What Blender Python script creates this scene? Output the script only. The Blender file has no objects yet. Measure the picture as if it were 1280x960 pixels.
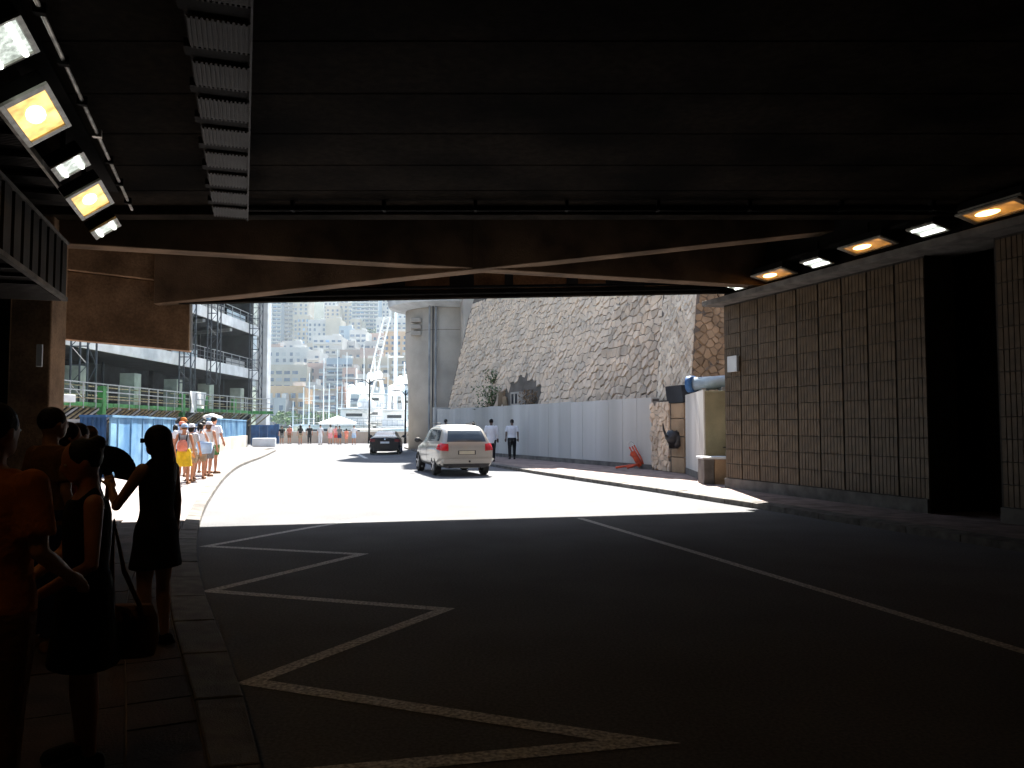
import bpy, bmesh, math, random
from mathutils import Vector, Matrix, noise
from mathutils.bvhtree import BVHTree
random.seed(7)
R = math.radians
scene = bpy.context.scene
C = scene.collection

# ------------------------------------------------ camera, sky, sun, exposure
F = 1000.0
PITCH = math.atan(53 / F)
EYE = Vector((0, 0, 1.65))
cam_data = bpy.data.cameras.new("camera"); cam = bpy.data.objects.new("camera", cam_data); C.objects.link(cam)
cam.location = EYE; cam.rotation_euler = (math.pi / 2 + PITCH, 0, 0)
cam_data.sensor_width = 36; cam_data.lens = F / 1280 * 36
cam_data.clip_start = 0.05; cam_data.clip_end = 8000
scene.camera = cam
SUN_EL, SUN_AZ = R(47), R(3)
world = bpy.data.worlds.new("World"); scene.world = world; world.use_nodes = True
wn = world.node_tree.nodes; wl = world.node_tree.links
bg = wn['Background']; sky = wn.new('ShaderNodeTexSky'); sky.sky_type = 'NISHITA'; sky.sun_disc = False
sky.sun_elevation = SUN_EL; sky.sun_rotation = SUN_AZ
wl.new(sky.outputs[0], bg.inputs[0]); bg.inputs[1].default_value = 0.05
sun_data = bpy.data.lights.new("sun", 'SUN'); sun_data.energy = 5; sun_data.angle = R(0.5); sun_data.color = (1, .955, .88)
sun = bpy.data.objects.new("sun", sun_data); C.objects.link(sun)
sd = Vector((math.sin(SUN_AZ) * math.cos(SUN_EL), math.cos(SUN_AZ) * math.cos(SUN_EL), math.sin(SUN_EL)))
sun.rotation_euler = (-sd).to_track_quat('-Z', 'Y').to_euler(); sun.location = sd * 60
scene.view_settings.view_transform = 'Standard'; scene.view_settings.look = 'None'
scene.view_settings.exposure = 2.75; scene.view_settings.gamma = 1
scene.cycles.max_bounces = 8; scene.cycles.diffuse_bounces = 2; scene.cycles.volume_bounces = 0
scene.cycles.caustics_reflective = False; scene.cycles.caustics_refractive = False
try:
    scene.cycles.use_denoising = True
except Exception: pass

# ------------------------------------------------ measuring helpers: where a sight line meets a plane of the place
def ray(px, py):
    a = (px - 640) / F; b = (480 - py) / F
    return Vector((a, math.cos(PITCH) - b * math.sin(PITCH), math.sin(PITCH) + b * math.cos(PITCH)))
def G(px, py, z=0.0):
    d = ray(px, py); return EYE + d * ((z - EYE.z) / d.z)
def Dp(px, py, y):
    d = ray(px, py); return EYE + d * (y / d.y)
TU = Vector((-.318, .948, 0)); TV = Vector((.948, .318, 0))     # along / across the tunnel
TANG = math.atan2(.318, .948)
def T(u, v, z): return TU * u + TV * v + Vector((0, 0, z))
def PV(px, py, v):
    d = ray(px, py); return EYE + d * ((v - EYE.dot(TV)) / d.dot(TV))

# ------------------------------------------------ materials
def mat(name, col, rough=.8, var=.25, scale=3, bump=.15, bscale=40, metal=0, col2=None, streak=False, detail=6):
    m = bpy.data.materials.new(name); m.use_nodes = True
    nt = m.node_tree; n = nt.nodes; l = nt.links; b = n['Principled BSDF']
    b.inputs['Roughness'].default_value = rough; b.inputs['Metallic'].default_value = metal
    if rough >= .6: b.inputs['Specular IOR Level'].default_value = .15
    tc = n.new('ShaderNodeTexCoord'); mp = n.new('ShaderNodeMapping'); l.new(tc.outputs['Object'], mp.inputs[0])
    if streak: mp.inputs['Scale'].default_value = (1, 1, .08)
    nz = n.new('ShaderNodeTexNoise'); nz.inputs['Scale'].default_value = scale; nz.inputs['Detail'].default_value = detail
    l.new(mp.outputs[0], nz.inputs['Vector'])
    cr = n.new('ShaderNodeValToRGB')
    c2 = col2 or tuple(c * (1 - var) for c in col); c1 = col if col2 else tuple(min(1, c * (1 + var)) for c in col)
    cr.color_ramp.elements[0].position = .35; cr.color_ramp.elements[0].color = (*c2, 1)
    cr.color_ramp.elements[1].position = .65; cr.color_ramp.elements[1].color = (*c1, 1)
    l.new(nz.outputs['Fac'], cr.inputs[0]); l.new(cr.outputs[0], b.inputs['Base Color'])
    if bump:
        n2 = n.new('ShaderNodeTexNoise'); n2.inputs['Scale'].default_value = bscale; n2.inputs['Detail'].default_value = 4
        l.new(tc.outputs['Object'], n2.inputs['Vector'])
        bp = n.new('ShaderNodeBump'); bp.inputs['Strength'].default_value = bump; bp.inputs['Distance'].default_value = .02
        l.new(n2.outputs['Fac'], bp.inputs['Height']); l.new(bp.outputs[0], b.inputs['Normal'])
    return m
def objvar(m, amt=.25):                                     # each piece a little lighter or darker than the next
    nt = m.node_tree; n = nt.nodes; l = nt.links; b = n['Principled BSDF']
    src = b.inputs['Base Color'].links[0].from_socket
    oi = n.new('ShaderNodeObjectInfo'); mr = n.new('ShaderNodeMapRange'); mr.inputs['To Min'].default_value = 1 - amt; mr.inputs['To Max'].default_value = 1 + amt
    l.new(oi.outputs['Random'], mr.inputs['Value'])
    vm = n.new('ShaderNodeVectorMath'); vm.operation = 'SCALE'; l.new(src, vm.inputs[0]); l.new(mr.outputs[0], vm.inputs['Scale'])
    l.new(vm.outputs[0], b.inputs['Base Color']); return m
def emit(name, col, strength, scale=8, lo=.6):
    m = bpy.data.materials.new(name); m.use_nodes = True
    nt = m.node_tree; n = nt.nodes; l = nt.links; b = n['Principled BSDF']
    tc = n.new('ShaderNodeTexCoord'); nz = n.new('ShaderNodeTexNoise'); nz.inputs['Scale'].default_value = scale
    l.new(tc.outputs['Object'], nz.inputs['Vector'])
    mr = n.new('ShaderNodeMapRange'); mr.inputs['From Min'].default_value = .3; mr.inputs['From Max'].default_value = .7
    mr.inputs['To Min'].default_value = strength * lo; mr.inputs['To Max'].default_value = strength
    l.new(nz.outputs['Fac'], mr.inputs['Value'])
    b.inputs['Base Color'].default_value = (.3, .3, .3, 1); b.inputs['Emission Color'].default_value = (*col, 1)
    l.new(mr.outputs[0], b.inputs['Emission Strength']); return m
M = {}
M['asphalt'] = mat('asphalt', (.14, .142, .148), .85, .1, .7, .5, 160)
def grain(m, scale, lo, hi):
    nt = m.node_tree; n = nt.nodes; l = nt.links; b = n['Principled BSDF']; src = b.inputs['Base Color'].links[0].from_socket
    nz = n.new('ShaderNodeTexNoise'); nz.inputs['Scale'].default_value = scale; nz.inputs['Detail'].default_value = 2
    tc = n.new('ShaderNodeTexCoord'); l.new(tc.outputs['Object'], nz.inputs['Vector'])
    mr = n.new('ShaderNodeMapRange'); mr.inputs['From Min'].default_value = .35; mr.inputs['From Max'].default_value = .65; mr.inputs['To Min'].default_value = lo; mr.inputs['To Max'].default_value = hi
    l.new(nz.outputs['Fac'], mr.inputs['Value'])
    vm = n.new('ShaderNodeVectorMath'); vm.operation = 'SCALE'; l.new(src, vm.inputs[0]); l.new(mr.outputs[0], vm.inputs['Scale']); l.new(vm.outputs[0], b.inputs['Base Color'])
grain(M['asphalt'], 45, .8, 1.2)
M['asphalt'].node_tree.nodes['Principled BSDF'].inputs['Specular IOR Level'].default_value = .03
M['paint'] = mat('road paint', (.78, .77, .74), .8, .3, 38, .3, 120, col2=(.25, .25, .25))
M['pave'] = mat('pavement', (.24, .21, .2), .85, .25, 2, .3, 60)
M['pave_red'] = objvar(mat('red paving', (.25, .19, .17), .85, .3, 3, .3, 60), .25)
M['slab'] = objvar(mat('paving darkened for shade', (.07, .052, .044), .85, .3, 3, .3, 60), .25)  # darker copy of the pavement, with the tunnel's shade put into its colour
M['kerb'] = objvar(mat('kerb granite', (.12, .11, .1), .85, .3, 6, .4, 90), .15)
M['concrete'] = mat('tunnel concrete', (.2, .125, .075), .9, .4, 1.2, .4, 35)
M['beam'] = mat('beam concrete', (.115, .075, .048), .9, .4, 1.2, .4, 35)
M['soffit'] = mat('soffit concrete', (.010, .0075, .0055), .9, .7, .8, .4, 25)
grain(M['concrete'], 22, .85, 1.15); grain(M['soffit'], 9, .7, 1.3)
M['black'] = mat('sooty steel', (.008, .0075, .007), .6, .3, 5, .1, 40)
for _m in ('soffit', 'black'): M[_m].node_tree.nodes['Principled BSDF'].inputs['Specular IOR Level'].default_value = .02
M['conduit'] = mat('galvanised conduit', (.42, .4, .36), .45, .4, 7, .1, 40, metal=.5)
M['slat'] = objvar(mat('dusty louvre', (.017, .015, .013), .6, .3, 4, .1, 40), .2)
M['grout'] = mat('grout', (.05, .045, .04), .9, .2, 5, .2)
M['tile'] = objvar(mat('glazed tile', (.095, .066, .04), .45, .35, 2.2, .08, 20), .12)
M['tile'].node_tree.nodes['Principled BSDF'].inputs['Specular IOR Level'].default_value = .2
M['plinth'] = mat('plinth stone', (.13, .12, .11), .9, .3, 3, .4, 40)
M['wallconc'] = objvar(mat('stained concrete', (.56, .545, .51), .9, .3, .7, .25, 30, col2=(.40, .385, .35), streak=True, detail=3), .06)
M['mortar'] = mat('mortar', (.13, .11, .09), .95, .25, 2, .6, 30)
M['stone'] = objvar(mat('rubble stone', (.66, .51, .37), .9, .3, 1.1, .6, 22, col2=(.48, .39, .3)), .2)
M['stone_warm'] = objvar(mat('dressed stone', (.62, .54, .43), .9, .2, 1.5, .6, 25, col2=(.48, .4, .31)), .18)
M['stone_brown_or_shaded'] = objvar(mat('brown stone', (.26, .18, .11), .9, .25, 1.5, .6, 25), .25)  # brown blocks and rocks; also the shaded copy of the buttress stone
M['tower'] = mat('tower render', (.44, .39, .33), .9, .16, .5, .4, 9, streak=False)
M['white'] = mat('white paint', (.8, .8, .78), .5, .06, 3, .05)
M['pale'] = mat('pale concrete', (.55, .57, .58), .8, .15, 1, .2, 20)
M['grey'] = mat('grey concrete', (.3, .31, .31), .85, .25, 1.2, .3, 20)
M['greenish'] = mat('formwork grey green', (.3, .34, .29), .85, .2, 1.5, .3, 20)
M['dark'] = mat('dark interior', (.025, .028, .033), .8, .4, 1, .1)
M['glassdark'] = mat('dark glass', (.03, .04, .05), .12, .2, 1, 0)
M['steel'] = mat('grey steel', (.3, .32, .34), .5, .2, 5, .05, metal=.3)
M['darksteel'] = mat('dark lattice steel', (.05, .06, .075), .6, .3, 3, .05)
M['green'] = mat('green safety paint', (.04, .17, .05), .6, .4, 2, .1)
M['timber'] = mat('scaffold timber', (.22, .19, .12), .9, .4, 5, .3)
M['blue'] = objvar(mat('blue hoarding', (.05, .15, .30), .6, .25, .9, .15, 20, col2=(.17, .33, .48), streak=False), .15)
M['blue_dark'] = objvar(mat('dark blue hoarding', (.03, .085, .2), .6, .35, 1.5, .1, 20), .15)
M['orange'] = mat('red orange paint', (.6, .07, .02), .5, .3, 6, .1)
M['pipe'] = mat('blue grey pipe', (.28, .36, .42), .4, .2, 3, .1)
M['olive'] = mat('olive render', (.2, .18, .11), .85, .25, 1.5, .2, 20)
M['tarp'] = mat('black bag plastic', (.012, .012, .014), .35, .3, 8, .5, 20)
M['earth'] = mat('ground', (.16, .15, .13), .95, .3, .5, .4, 20)
M['quay'] = mat('quay surface', (.4, .38, .35), .9, .2, .8, .2, 20)
M['water'] = mat('harbour water', (.03, .09, .13), .08, .3, .05, .4, 1.5)
M['hill'] = mat('scrub hillside', (.012, .03, .022), .95, .4, .02, 1, .3, col2=(.035, .055, .04))
M['leaf'] = mat('leaves', (.06, .13, .035), .7, .4, .6, 0)
M['dryleaf'] = mat('dry brush', (.2, .12, .06), .8, .4, 3, 0)
M['bark'] = mat('bark', (.1, .07, .045), .9, .3, 4, .4)
M['tyre'] = mat('rubber', (.015, .015, .015), .8, .2, 8, .1)
M['rim'] = mat('alloy', (.5, .5, .52), .3, .1, 8, 0, metal=.8)
M['slat_end'] = M['slat']
M['chrome'] = mat('chrome', (.6, .6, .6), .12, .05, 8, 0, metal=1)

# ------------------------------------------------ mesh builder
class MB:
    def __init__(s): s.v = []; s.f = []
    def add(s, vs, fs):
        o = len(s.v); s.v += [Vector(v) for v in vs]; s.f += [tuple(i + o for i in f) for f in fs]; return s
    def box(s, c, d, rz=0, m=None):
        x, y, z = (k / 2 for k in d); vs = [Vector(p) for p in [(-x,-y,-z),(x,-y,-z),(x,y,-z),(-x,y,-z),(-x,-y,z),(x,-y,z),(x,y,z),(-x,y,z)]]
        q = m if m is not None else (Matrix.Rotation(rz, 3, 'Z') if rz else None)
        if q is not None: vs = [q @ v for v in vs]
        return s.add([v + Vector(c) for v in vs], [(0,3,2,1),(4,5,6,7),(0,1,5,4),(1,2,6,5),(2,3,7,6),(3,0,4,7)])
    def hexa(s, b, t): return s.add(list(b) + list(t), [(3,2,1,0),(4,5,6,7),(0,1,5,4),(1,2,6,5),(2,3,7,6),(3,0,4,7)])
    def prism(s, poly, off):
        n = len(poly); off = Vector(off); a = [Vector(p) for p in poly]
        return s.add(a + [p + off for p in a], [tuple(range(n - 1, -1, -1)), tuple(range(n, 2 * n))] + [(i, (i+1) % n, n + (i+1) % n, n + i) for i in range(n)])
    def bar(s, a, b, w, h=None):
        a = Vector(a); b = Vector(b); d = b - a
        if d.length < 1e-6: return s
        q = d.to_track_quat('Z', 'Y').to_matrix(); h = h or w
        vs = []
        for p in (a, b):
            for x, y in ((-w/2,-h/2),(w/2,-h/2),(w/2,h/2),(-w/2,h/2)): vs.append(p + q @ Vector((x, y, 0)))
        return s.add(vs, [(3,2,1,0),(4,5,6,7),(0,1,5,4),(1,2,6,5),(2,3,7,6),(3,0,4,7)])
    def tube(s, pts, r, n=10, caps=True):
        pts = [Vector(p) for p in pts]; rs = r if isinstance(r, (list, tuple)) else [r] * len(pts)
        vs = []; fs = []
        up = None
        for i, p in enumerate(pts):
            d = (pts[min(i+1, len(pts)-1)] - pts[max(i-1, 0)]).normalized()
            if up is None: up = Vector((0,0,1)) if abs(d.z) < .9 else Vector((1,0,0))
            a = d.cross(up).normalized(); b = a.cross(d); up = b
            for k in range(n):
                t = 2 * math.pi * k / n; vs.append(p + (a * math.cos(t) + b * math.sin(t)) * rs[i])
        for i in range(len(pts) - 1):
            for k in range(n): fs.append((i*n+k, i*n+(k+1) % n, (i+1)*n+(k+1) % n, (i+1)*n+k))
        if caps: fs += [tuple(range(n-1, -1, -1)), tuple(range((len(pts)-1)*n, len(pts)*n))]
        return s.add(vs, fs)
    def rings(s, rings, n=16):                               # (z, cx, cy, rx, ry)
        vs = []; fs = []
        for z, cx, cy, rx, ry in rings:
            for k in range(n):
                t = 2 * math.pi * k / n; vs.append((cx + rx * math.cos(t), cy + ry * math.sin(t), z))
        for i in range(len(rings) - 1):
            for k in range(n): fs.append((i*n+k, i*n+(k+1) % n, (i+1)*n+(k+1) % n, (i+1)*n+k))
        fs += [tuple(range(n-1, -1, -1)), tuple(range((len(rings)-1)*n, len(rings)*n))]
        return s.add(vs, fs)
    def ball(s, c, r, n=12, k=8):
        c = Vector(c); r = Vector(r if isinstance(r, (tuple, list)) else (r, r, r)); vs = [c + Vector((0,0,-r.z))]; fs = []
        for i in range(1, k):
            t = -math.pi/2 + math.pi * i / k
            for j in range(n):
                p = 2 * math.pi * j / n; vs.append(c + Vector((r.x*math.cos(t)*math.cos(p), r.y*math.cos(t)*math.sin(p), r.z*math.sin(t))))
        vs.append(c + Vector((0,0,r.z))); L = len(vs) - 1
        for j in range(n):
            fs.append((0, 1+(j+1) % n, 1+j)); fs.append((L, L-n+j, L-n+(j+1) % n))
        for i in range(k-2):
            for j in range(n): a = 1+i*n; fs.append((a+j, a+(j+1) % n, a+n+(j+1) % n, a+n+j))
        return s.add(vs, fs)
    def xf(s, m): s.v = [m @ v for v in s.v]; return s
    def mesh(s, name, material):
        me = bpy.data.meshes.new(name); me.from_pydata([tuple(v) for v in s.v], [], s.f); me.update()
        if material: me.materials.append(M[material] if isinstance(material, str) else material)
        return me
    def build(s, name, material, parent=None, smooth=False, local=False, bevel=0, **kw):
        if parent is not None and not local:
            inv = WM[parent.name].inverted(); s.v = [inv @ v for v in s.v]
        me = s.mesh(name, material); o = bpy.data.objects.new(name, me); C.objects.link(o)
        if parent is not None: o.parent = parent; WM[o.name] = WM[parent.name]
        else: WM[o.name] = Matrix.Identity(4)
        if smooth: me.shade_smooth()
        if bevel:
            b = o.modifiers.new('bevel', 'BEVEL'); b.width = bevel; b.segments = 2; b.limit_method = 'ANGLE'
        for k, v in kw.items(): o[k] = v
        return o
WM = {}
def thing(name, label, cat, loc=(0, 0, 0), rz=0, group=None):
    o = bpy.data.objects.new(name, None); C.objects.link(o); o.location = loc; o.rotation_euler = (0, 0, rz); o.empty_display_size = .3
    WM[o.name] = Matrix.Translation(Vector(loc)) @ Matrix.Rotation(rz, 4, 'Z')
    o['label'] = label; o['category'] = cat
    if group: o['group'] = group
    return o
def tag(o, label, cat, group=None):
    o['label'] = label; o['category'] = cat
    if group: o['group'] = group
    return o
def setting(name, label, loc=(0, 0, 0)):
    o = bpy.data.objects.new(name, None); C.objects.link(o); o.location = loc; WM[o.name] = Matrix.Translation(Vector(loc)); o['kind'] = 'structure'; o['label'] = label
    return o
def struct(o, label=None):
    o['kind'] = 'structure'
    if label: o['label'] = label
    return o
def copy_tree(o, parent=None):
    c = o.copy(); C.objects.link(c); c.parent = parent; WM[c.name] = WM[o.name]
    for ch in o.children: copy_tree(ch, c)
    return c
def resample(pts, step):
    out = [Vector(pts[0])]; pts = [Vector(p) for p in pts]
    L = [0]
    for a, b in zip(pts, pts[1:]): L.append(L[-1] + (b - a).length)
    n = max(1, round(L[-1] / step))
    for k in range(1, n + 1):
        t = L[-1] * k / n; i = 0
        while i < len(L) - 2 and L[i+1] < t: i += 1
        out.append(pts[i].lerp(pts[i+1], (t - L[i]) / max(1e-9, L[i+1] - L[i])))
    return out
def smoothline(pts, it=3):
    pts = [Vector(p) for p in pts]
    for _ in range(it):
        o = [pts[0]]
        for a, b in zip(pts, pts[1:]): o += [a.lerp(b, .25), a.lerp(b, .75)]
        o.append(pts[-1]); pts = o
    return pts

# ================================================ GROUND, ROAD, PAVEMENTS
PAVZ = .12
struct(MB().add([(-4000,-4000,-7.5),(4000,-4000,-7.5),(4000,6000,-7.5),(-4000,6000,-7.5)], [(0,1,2,3)]).build('ground', 'earth'), 'low ground and sea bed reaching the horizon')
struct(MB().prism([(-140,-90,-3.2),(90,-90,-3.2),(90,96,-3.2),(-140,96,-3.2)], (0,0,3.16)).build('quay_ground', 'quay'), 'quay and ground under the road')
struct(MB().add([(-700,95.9,-2.4),(700,95.9,-2.4),(700,262,-2.4),(-700,262,-2.4)], [(0,1,2,3)]).build('water', 'water'), 'harbour water beyond the quay')
road = struct(MB().add([(-60,-90,0),(40,-90,0),(40,88,0),(-60,88,0)], [(0,1,2,3)]).build('road', 'asphalt'), 'grey asphalt road running out of the tunnel')
# kerb lines read off the photograph on the ground
Lo = smoothline([T(-40,.35,0), T(-6,.35,0), G(352,1100), G(320,955), G(296,860), G(268,790), G(252,745), G(245,700), G(247,664), G(258,632), G(281,598), G(300,583), G(330,572), G(345,564)], 2)
Li = smoothline([T(-40,-.05,PAVZ), T(-6,-.05,PAVZ), G(285,1100,PAVZ), G(262,955,PAVZ), G(240,860,PAVZ), G(218,785,PAVZ), G(210,745,PAVZ), G(214,700,PAVZ), G(224,664,PAVZ), G(240,632,PAVZ), G(266,592,PAVZ), G(290,573,PAVZ), G(327,561,PAVZ), G(345,558.5,PAVZ)], 2)
Ro = smoothline([T(-40,9.72,0), T(12.0,9.72,0), G(985,642), G(920,632), G(791,611), G(690,596), G(600,581), G(540,570), G(505,560.5)], 2)
Ri = [p + Vector((.28, .14, PAVZ)) for p in Ro]
def kerb(name, outer, inner, step, label, width=None):
    root = setting(name, label)
    A = resample(outer, step); n = len(A); inner = [Vector(p) for p in inner]
    def near(p):
        best = None
        for a, b in zip(inner, inner[1:]):
            d = (b - a).xy; t = max(0, min(1, (p.xy - a.xy).dot(d) / max(1e-9, d.dot(d)))); q = a.lerp(b, t); e = (q.xy - p.xy).length
            if best is None or e < best[0]: best = (e, q)
        return best[1]
    B = [near(p) for p in A]
    keep = []
    for i in range(n - 1):
        if i + 1 >= len(B): break
        a0, a1, b0, b1 = A[i], A[i+1], B[i], B[i+1]
        g = .008 / max(.1, (a1 - a0).length)
        p0, p1, q0, q1 = a0.lerp(a1, g), a1.lerp(a0, g), b0.lerp(b1, g), b1.lerp(b0, g)
        dz = random.uniform(-.004, .004)
        m = MB().hexa([(p0.x,p0.y,-.03),(p1.x,p1.y,-.03),(q1.x,q1.y,-.03),(q0.x,q0.y,-.03)], [(p0.x,p0.y,PAVZ-.012+dz),(p1.x,p1.y,PAVZ-.012+dz),(q1.x,q1.y,PAVZ+.006+dz),(q0.x,q0.y,PAVZ+.006+dz)])
        if a1.y > -3: m.build('kerb_stone', 'kerb', root, bevel=.012)
        else: keep.append(m)
    return root
kerb('left_kerb', Lo, Li, 1.0, 'granite kerb curving along the left pavement')
kerb('right_kerb', Ro, Ri, 1.0, 'granite kerb along the right pavement')
def sheet_between(line, other, z, name, material, label):
    m = MB(); n = len(line)
    vs = [(p.x, p.y, z) for p in line] + [(p.x, p.y, z) for p in other]
    m.add(vs, [(i, i+1, n+i+1, n+i) for i in range(n-1)]); return struct(m.build(name, material), label)
lfar = [Vector((min(p.x - 1, -34), p.y - 6 if i > 20 else p.y, 0)) for i, p in enumerate(Li)]
sheet_between(Li, lfar, PAVZ - .02, 'left_pavement', 'pave', 'pavement on the left where the people walk')
rfar = [Vector((p.x + 12, p.y + 3, 0)) for p in Ri]
sheet_between(Ri, rfar, PAVZ - .004, 'right_pavement', 'pave_red', 'reddish pavement on the right along the walls')
# paving near the camera: a border course beside the kerb and square slabs behind it
pv = bpy.data.objects['left_pavement']
Lr = resample(Li, .42)
Loff = []
for i, p in enumerate(Lr):
    t = (Lr[min(i+1, len(Lr)-1)] - Lr[max(i-1, 0)]).normalized(); nrm = Vector((-t.y, t.x, 0)); Loff.append((p, nrm))
cnt = 0
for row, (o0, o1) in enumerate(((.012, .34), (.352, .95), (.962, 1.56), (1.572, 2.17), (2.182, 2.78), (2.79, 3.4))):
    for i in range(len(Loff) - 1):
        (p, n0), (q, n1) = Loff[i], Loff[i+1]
        if p.y < 2.2 or p.y > 13: continue  # dark slabs stop at the roof's shadow edge
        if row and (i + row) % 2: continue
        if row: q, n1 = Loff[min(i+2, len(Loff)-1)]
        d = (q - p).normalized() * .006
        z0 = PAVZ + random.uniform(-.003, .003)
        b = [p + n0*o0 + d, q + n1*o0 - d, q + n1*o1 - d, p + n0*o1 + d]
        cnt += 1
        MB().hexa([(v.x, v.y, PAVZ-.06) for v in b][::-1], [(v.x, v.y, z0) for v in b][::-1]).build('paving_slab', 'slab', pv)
# drain grating and covers in the road
def cover(px, py, r, label):
    c = G(px, py, 0); root = thing('manhole_cover', label, 'cover', c)
    MB().tube([c + Vector((0,0,-.02)), c + Vector((0,0,.006))], r, 28).build('frame', 'kerb', root); MB().tube([c + Vector((0,0,-.02)), c + Vector((0,0,.010))], r*.88, 28).build('lid', 'darksteel', root)
# painted markings, 4 mm above the asphalt
def stripe(pts, w, name, label):
    m = MB(); P = [Vector(p) for p in pts]; n = len(P); Ls = []; Rs = []
    for i, p in enumerate(P):
        d0 = (p - P[i-1]).normalized() if i else (P[1] - p).normalized()
        d1 = (P[i+1] - p).normalized() if i < n-1 else d0
        n0 = Vector((-d0.y, d0.x, 0)); n1 = Vector((-d1.y, d1.x, 0)); mm = (n0 + n1).normalized(); k = w / 2 / max(.22, mm.dot(n0))
        Ls.append(p + mm*k); Rs.append(p - mm*k)
    vs = [(v.x, v.y, .004) for v in Ls] + [(v.x, v.y, .004) for v in Rs]
    m.add(vs, [(i, n+i, n+i+1, i+1) for i in range(n-1)]); o = m.build(name, 'paint'); return struct(o, label)
stripe([G(470,647), G(385,660), G(258,683), G(452,693), G(262,739), G(556,762), G(314,853), G(800,928), G(380,968), G(300,1010)], .13, 'zigzag_marking', 'white zigzag road marking beside the left kerb')
stripe([G(725,648), G(870,691), G(1280,815), T(-6,5.35,0), T(-40,5.35,0)], .12, 'lane_line', 'white lane line on the dark road')
stripe([G(436,562), G(458,573)], .2, 'lane_dash', 'white dash on the sunlit road by the black car')

# ================================================ TUNNEL
SOF = 5.35
VW = 11.5; VL = -4.4
# right wall: backing, plinth, panels with rows of tiles, dark recess
tw = thing('tunnel_wall', 'tall beige wall of tiled panels along the right side of the tunnel', 'wall', T(17.3, VW, 0), 0)
def Tbox(mb, u0, u1, v0, v1, z0, z1):
    mb.hexa([T(u0,v0,z0), T(u0,v1,z0), T(u1,v1,z0), T(u1,v0,z0)], [T(u0,v0,z1), T(u0,v1,z1), T(u1,v1,z1), T(u1,v0,z1)]); return mb
b = MB(); Tbox(b, 11.12, 17.44, VW+.03, VW+.7, 0, 4.9); b.build('backing_wall', 'grout', tw)
b = MB(); Tbox(b, -45, 9.72, VW+.03, VW+.7, 0, 4.9); b.build('backing_wall', 'grout', tw)
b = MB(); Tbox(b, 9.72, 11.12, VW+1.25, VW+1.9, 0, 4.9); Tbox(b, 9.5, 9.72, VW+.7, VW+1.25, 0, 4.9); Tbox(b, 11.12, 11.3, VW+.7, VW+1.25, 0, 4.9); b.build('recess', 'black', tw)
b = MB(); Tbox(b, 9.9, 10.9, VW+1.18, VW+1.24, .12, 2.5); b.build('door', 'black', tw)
b = MB(); Tbox(b, 11.14, 17.42, VW-.03, VW+.03, 0, .36); Tbox(b, -45, 9.70, VW-.03, VW+.03, 0, .36); b.build('plinth', 'plinth', tw)
def tilerow_mesh(nt, pw, h, seed):
    rr = random.Random(seed); m = MB(); w = pw / nt
    for k in range(nt):
        a = k*w + .005; c = (k+1)*w - .005; d = -.022 - rr.uniform(0, .004)
        m.add([(a,0,.005),(c,0,.005),(c,0,h-.005),(a,0,h-.005),(a+.003,d,.009),(c-.003,d,.009),(c-.003,d,h-.009),(a+.003,d,h-.009)],
              [(4,5,6,7),(0,1,5,4),(1,2,6,5),(2,3,7,6),(3,0,4,7)])
    return m.mesh('tile_row', 'tile')
NR = 12; RH = 4.30 / NR; PW = .70
rowmeshes = [tilerow_mesh(7, PW - .035, RH, s) for s in range(4)]
pstarts = [17.42 - .702*(k+1) for k in range(9)] + [9.69 - .702*(k+1) for k in range(9)]
inv = WM[tw.name].inverted()
for us in pstarts:
    for r in range(NR):
        o = bpy.data.objects.new('tile_row', random.choice(rowmeshes)); C.objects.link(o); o.parent = tw
        # local x runs along -TU seen from the road so that -y faces the road
        rot = Matrix(((TU.x*-1, TV.x, 0), (TU.y*-1, TV.y, 0), (0, 0, 1))).to_4x4()
        p = T(us + PW - .017, VW + .028, .37 + r*RH)
        o.matrix_local = inv @ (Matrix.Translation(p) @ rot)
# small plates on the wall
def plate(pa, pb, v, name, label, parent=None):
    p = PV(pa[0], pa[1], v); q = PV(pb[0], pb[1], v); up = p.dot(TU); uq = q.dot(TU)
    b = MB(); Tbox(b, min(up,uq), max(up,uq), v-.05, v+.02, q.z, p.z); o = b.build(name, 'pale'); tag(o, label, 'plate')
    return o
plate((911, 446), (923, 464), VW-.03, 'wall_plate', 'small pale square plate fixed to the tiled wall near the tunnel mouth')
# ledge above the tiles, cable tray and the upper wall
lg = thing('wall_ledge', 'long narrow concrete ledge capping the tiled wall on the right', 'ledge', T(17, VW, 4.7))
b = MB(); Tbox(b, -45, 17.75, VW-.42, VW+.7, 4.71, 4.84); b.build('ledge_slab', 'plinth', lg, bevel=.01)
b = MB()
for k in range(26): Tbox(b, 17.0 - k*1.0, 17.06 - k*1.0, VW-.3, VW, 4.5, 4.71)
uw = tag((lambda m: (Tbox(m, -45, 17.4, VW+.02, VW+.5, 4.84, 7.4), m)[1])(MB()).build('upper_wall', 'black'), 'dark sooty upper wall behind the lamps above the tiled wall', 'wall')
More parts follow.
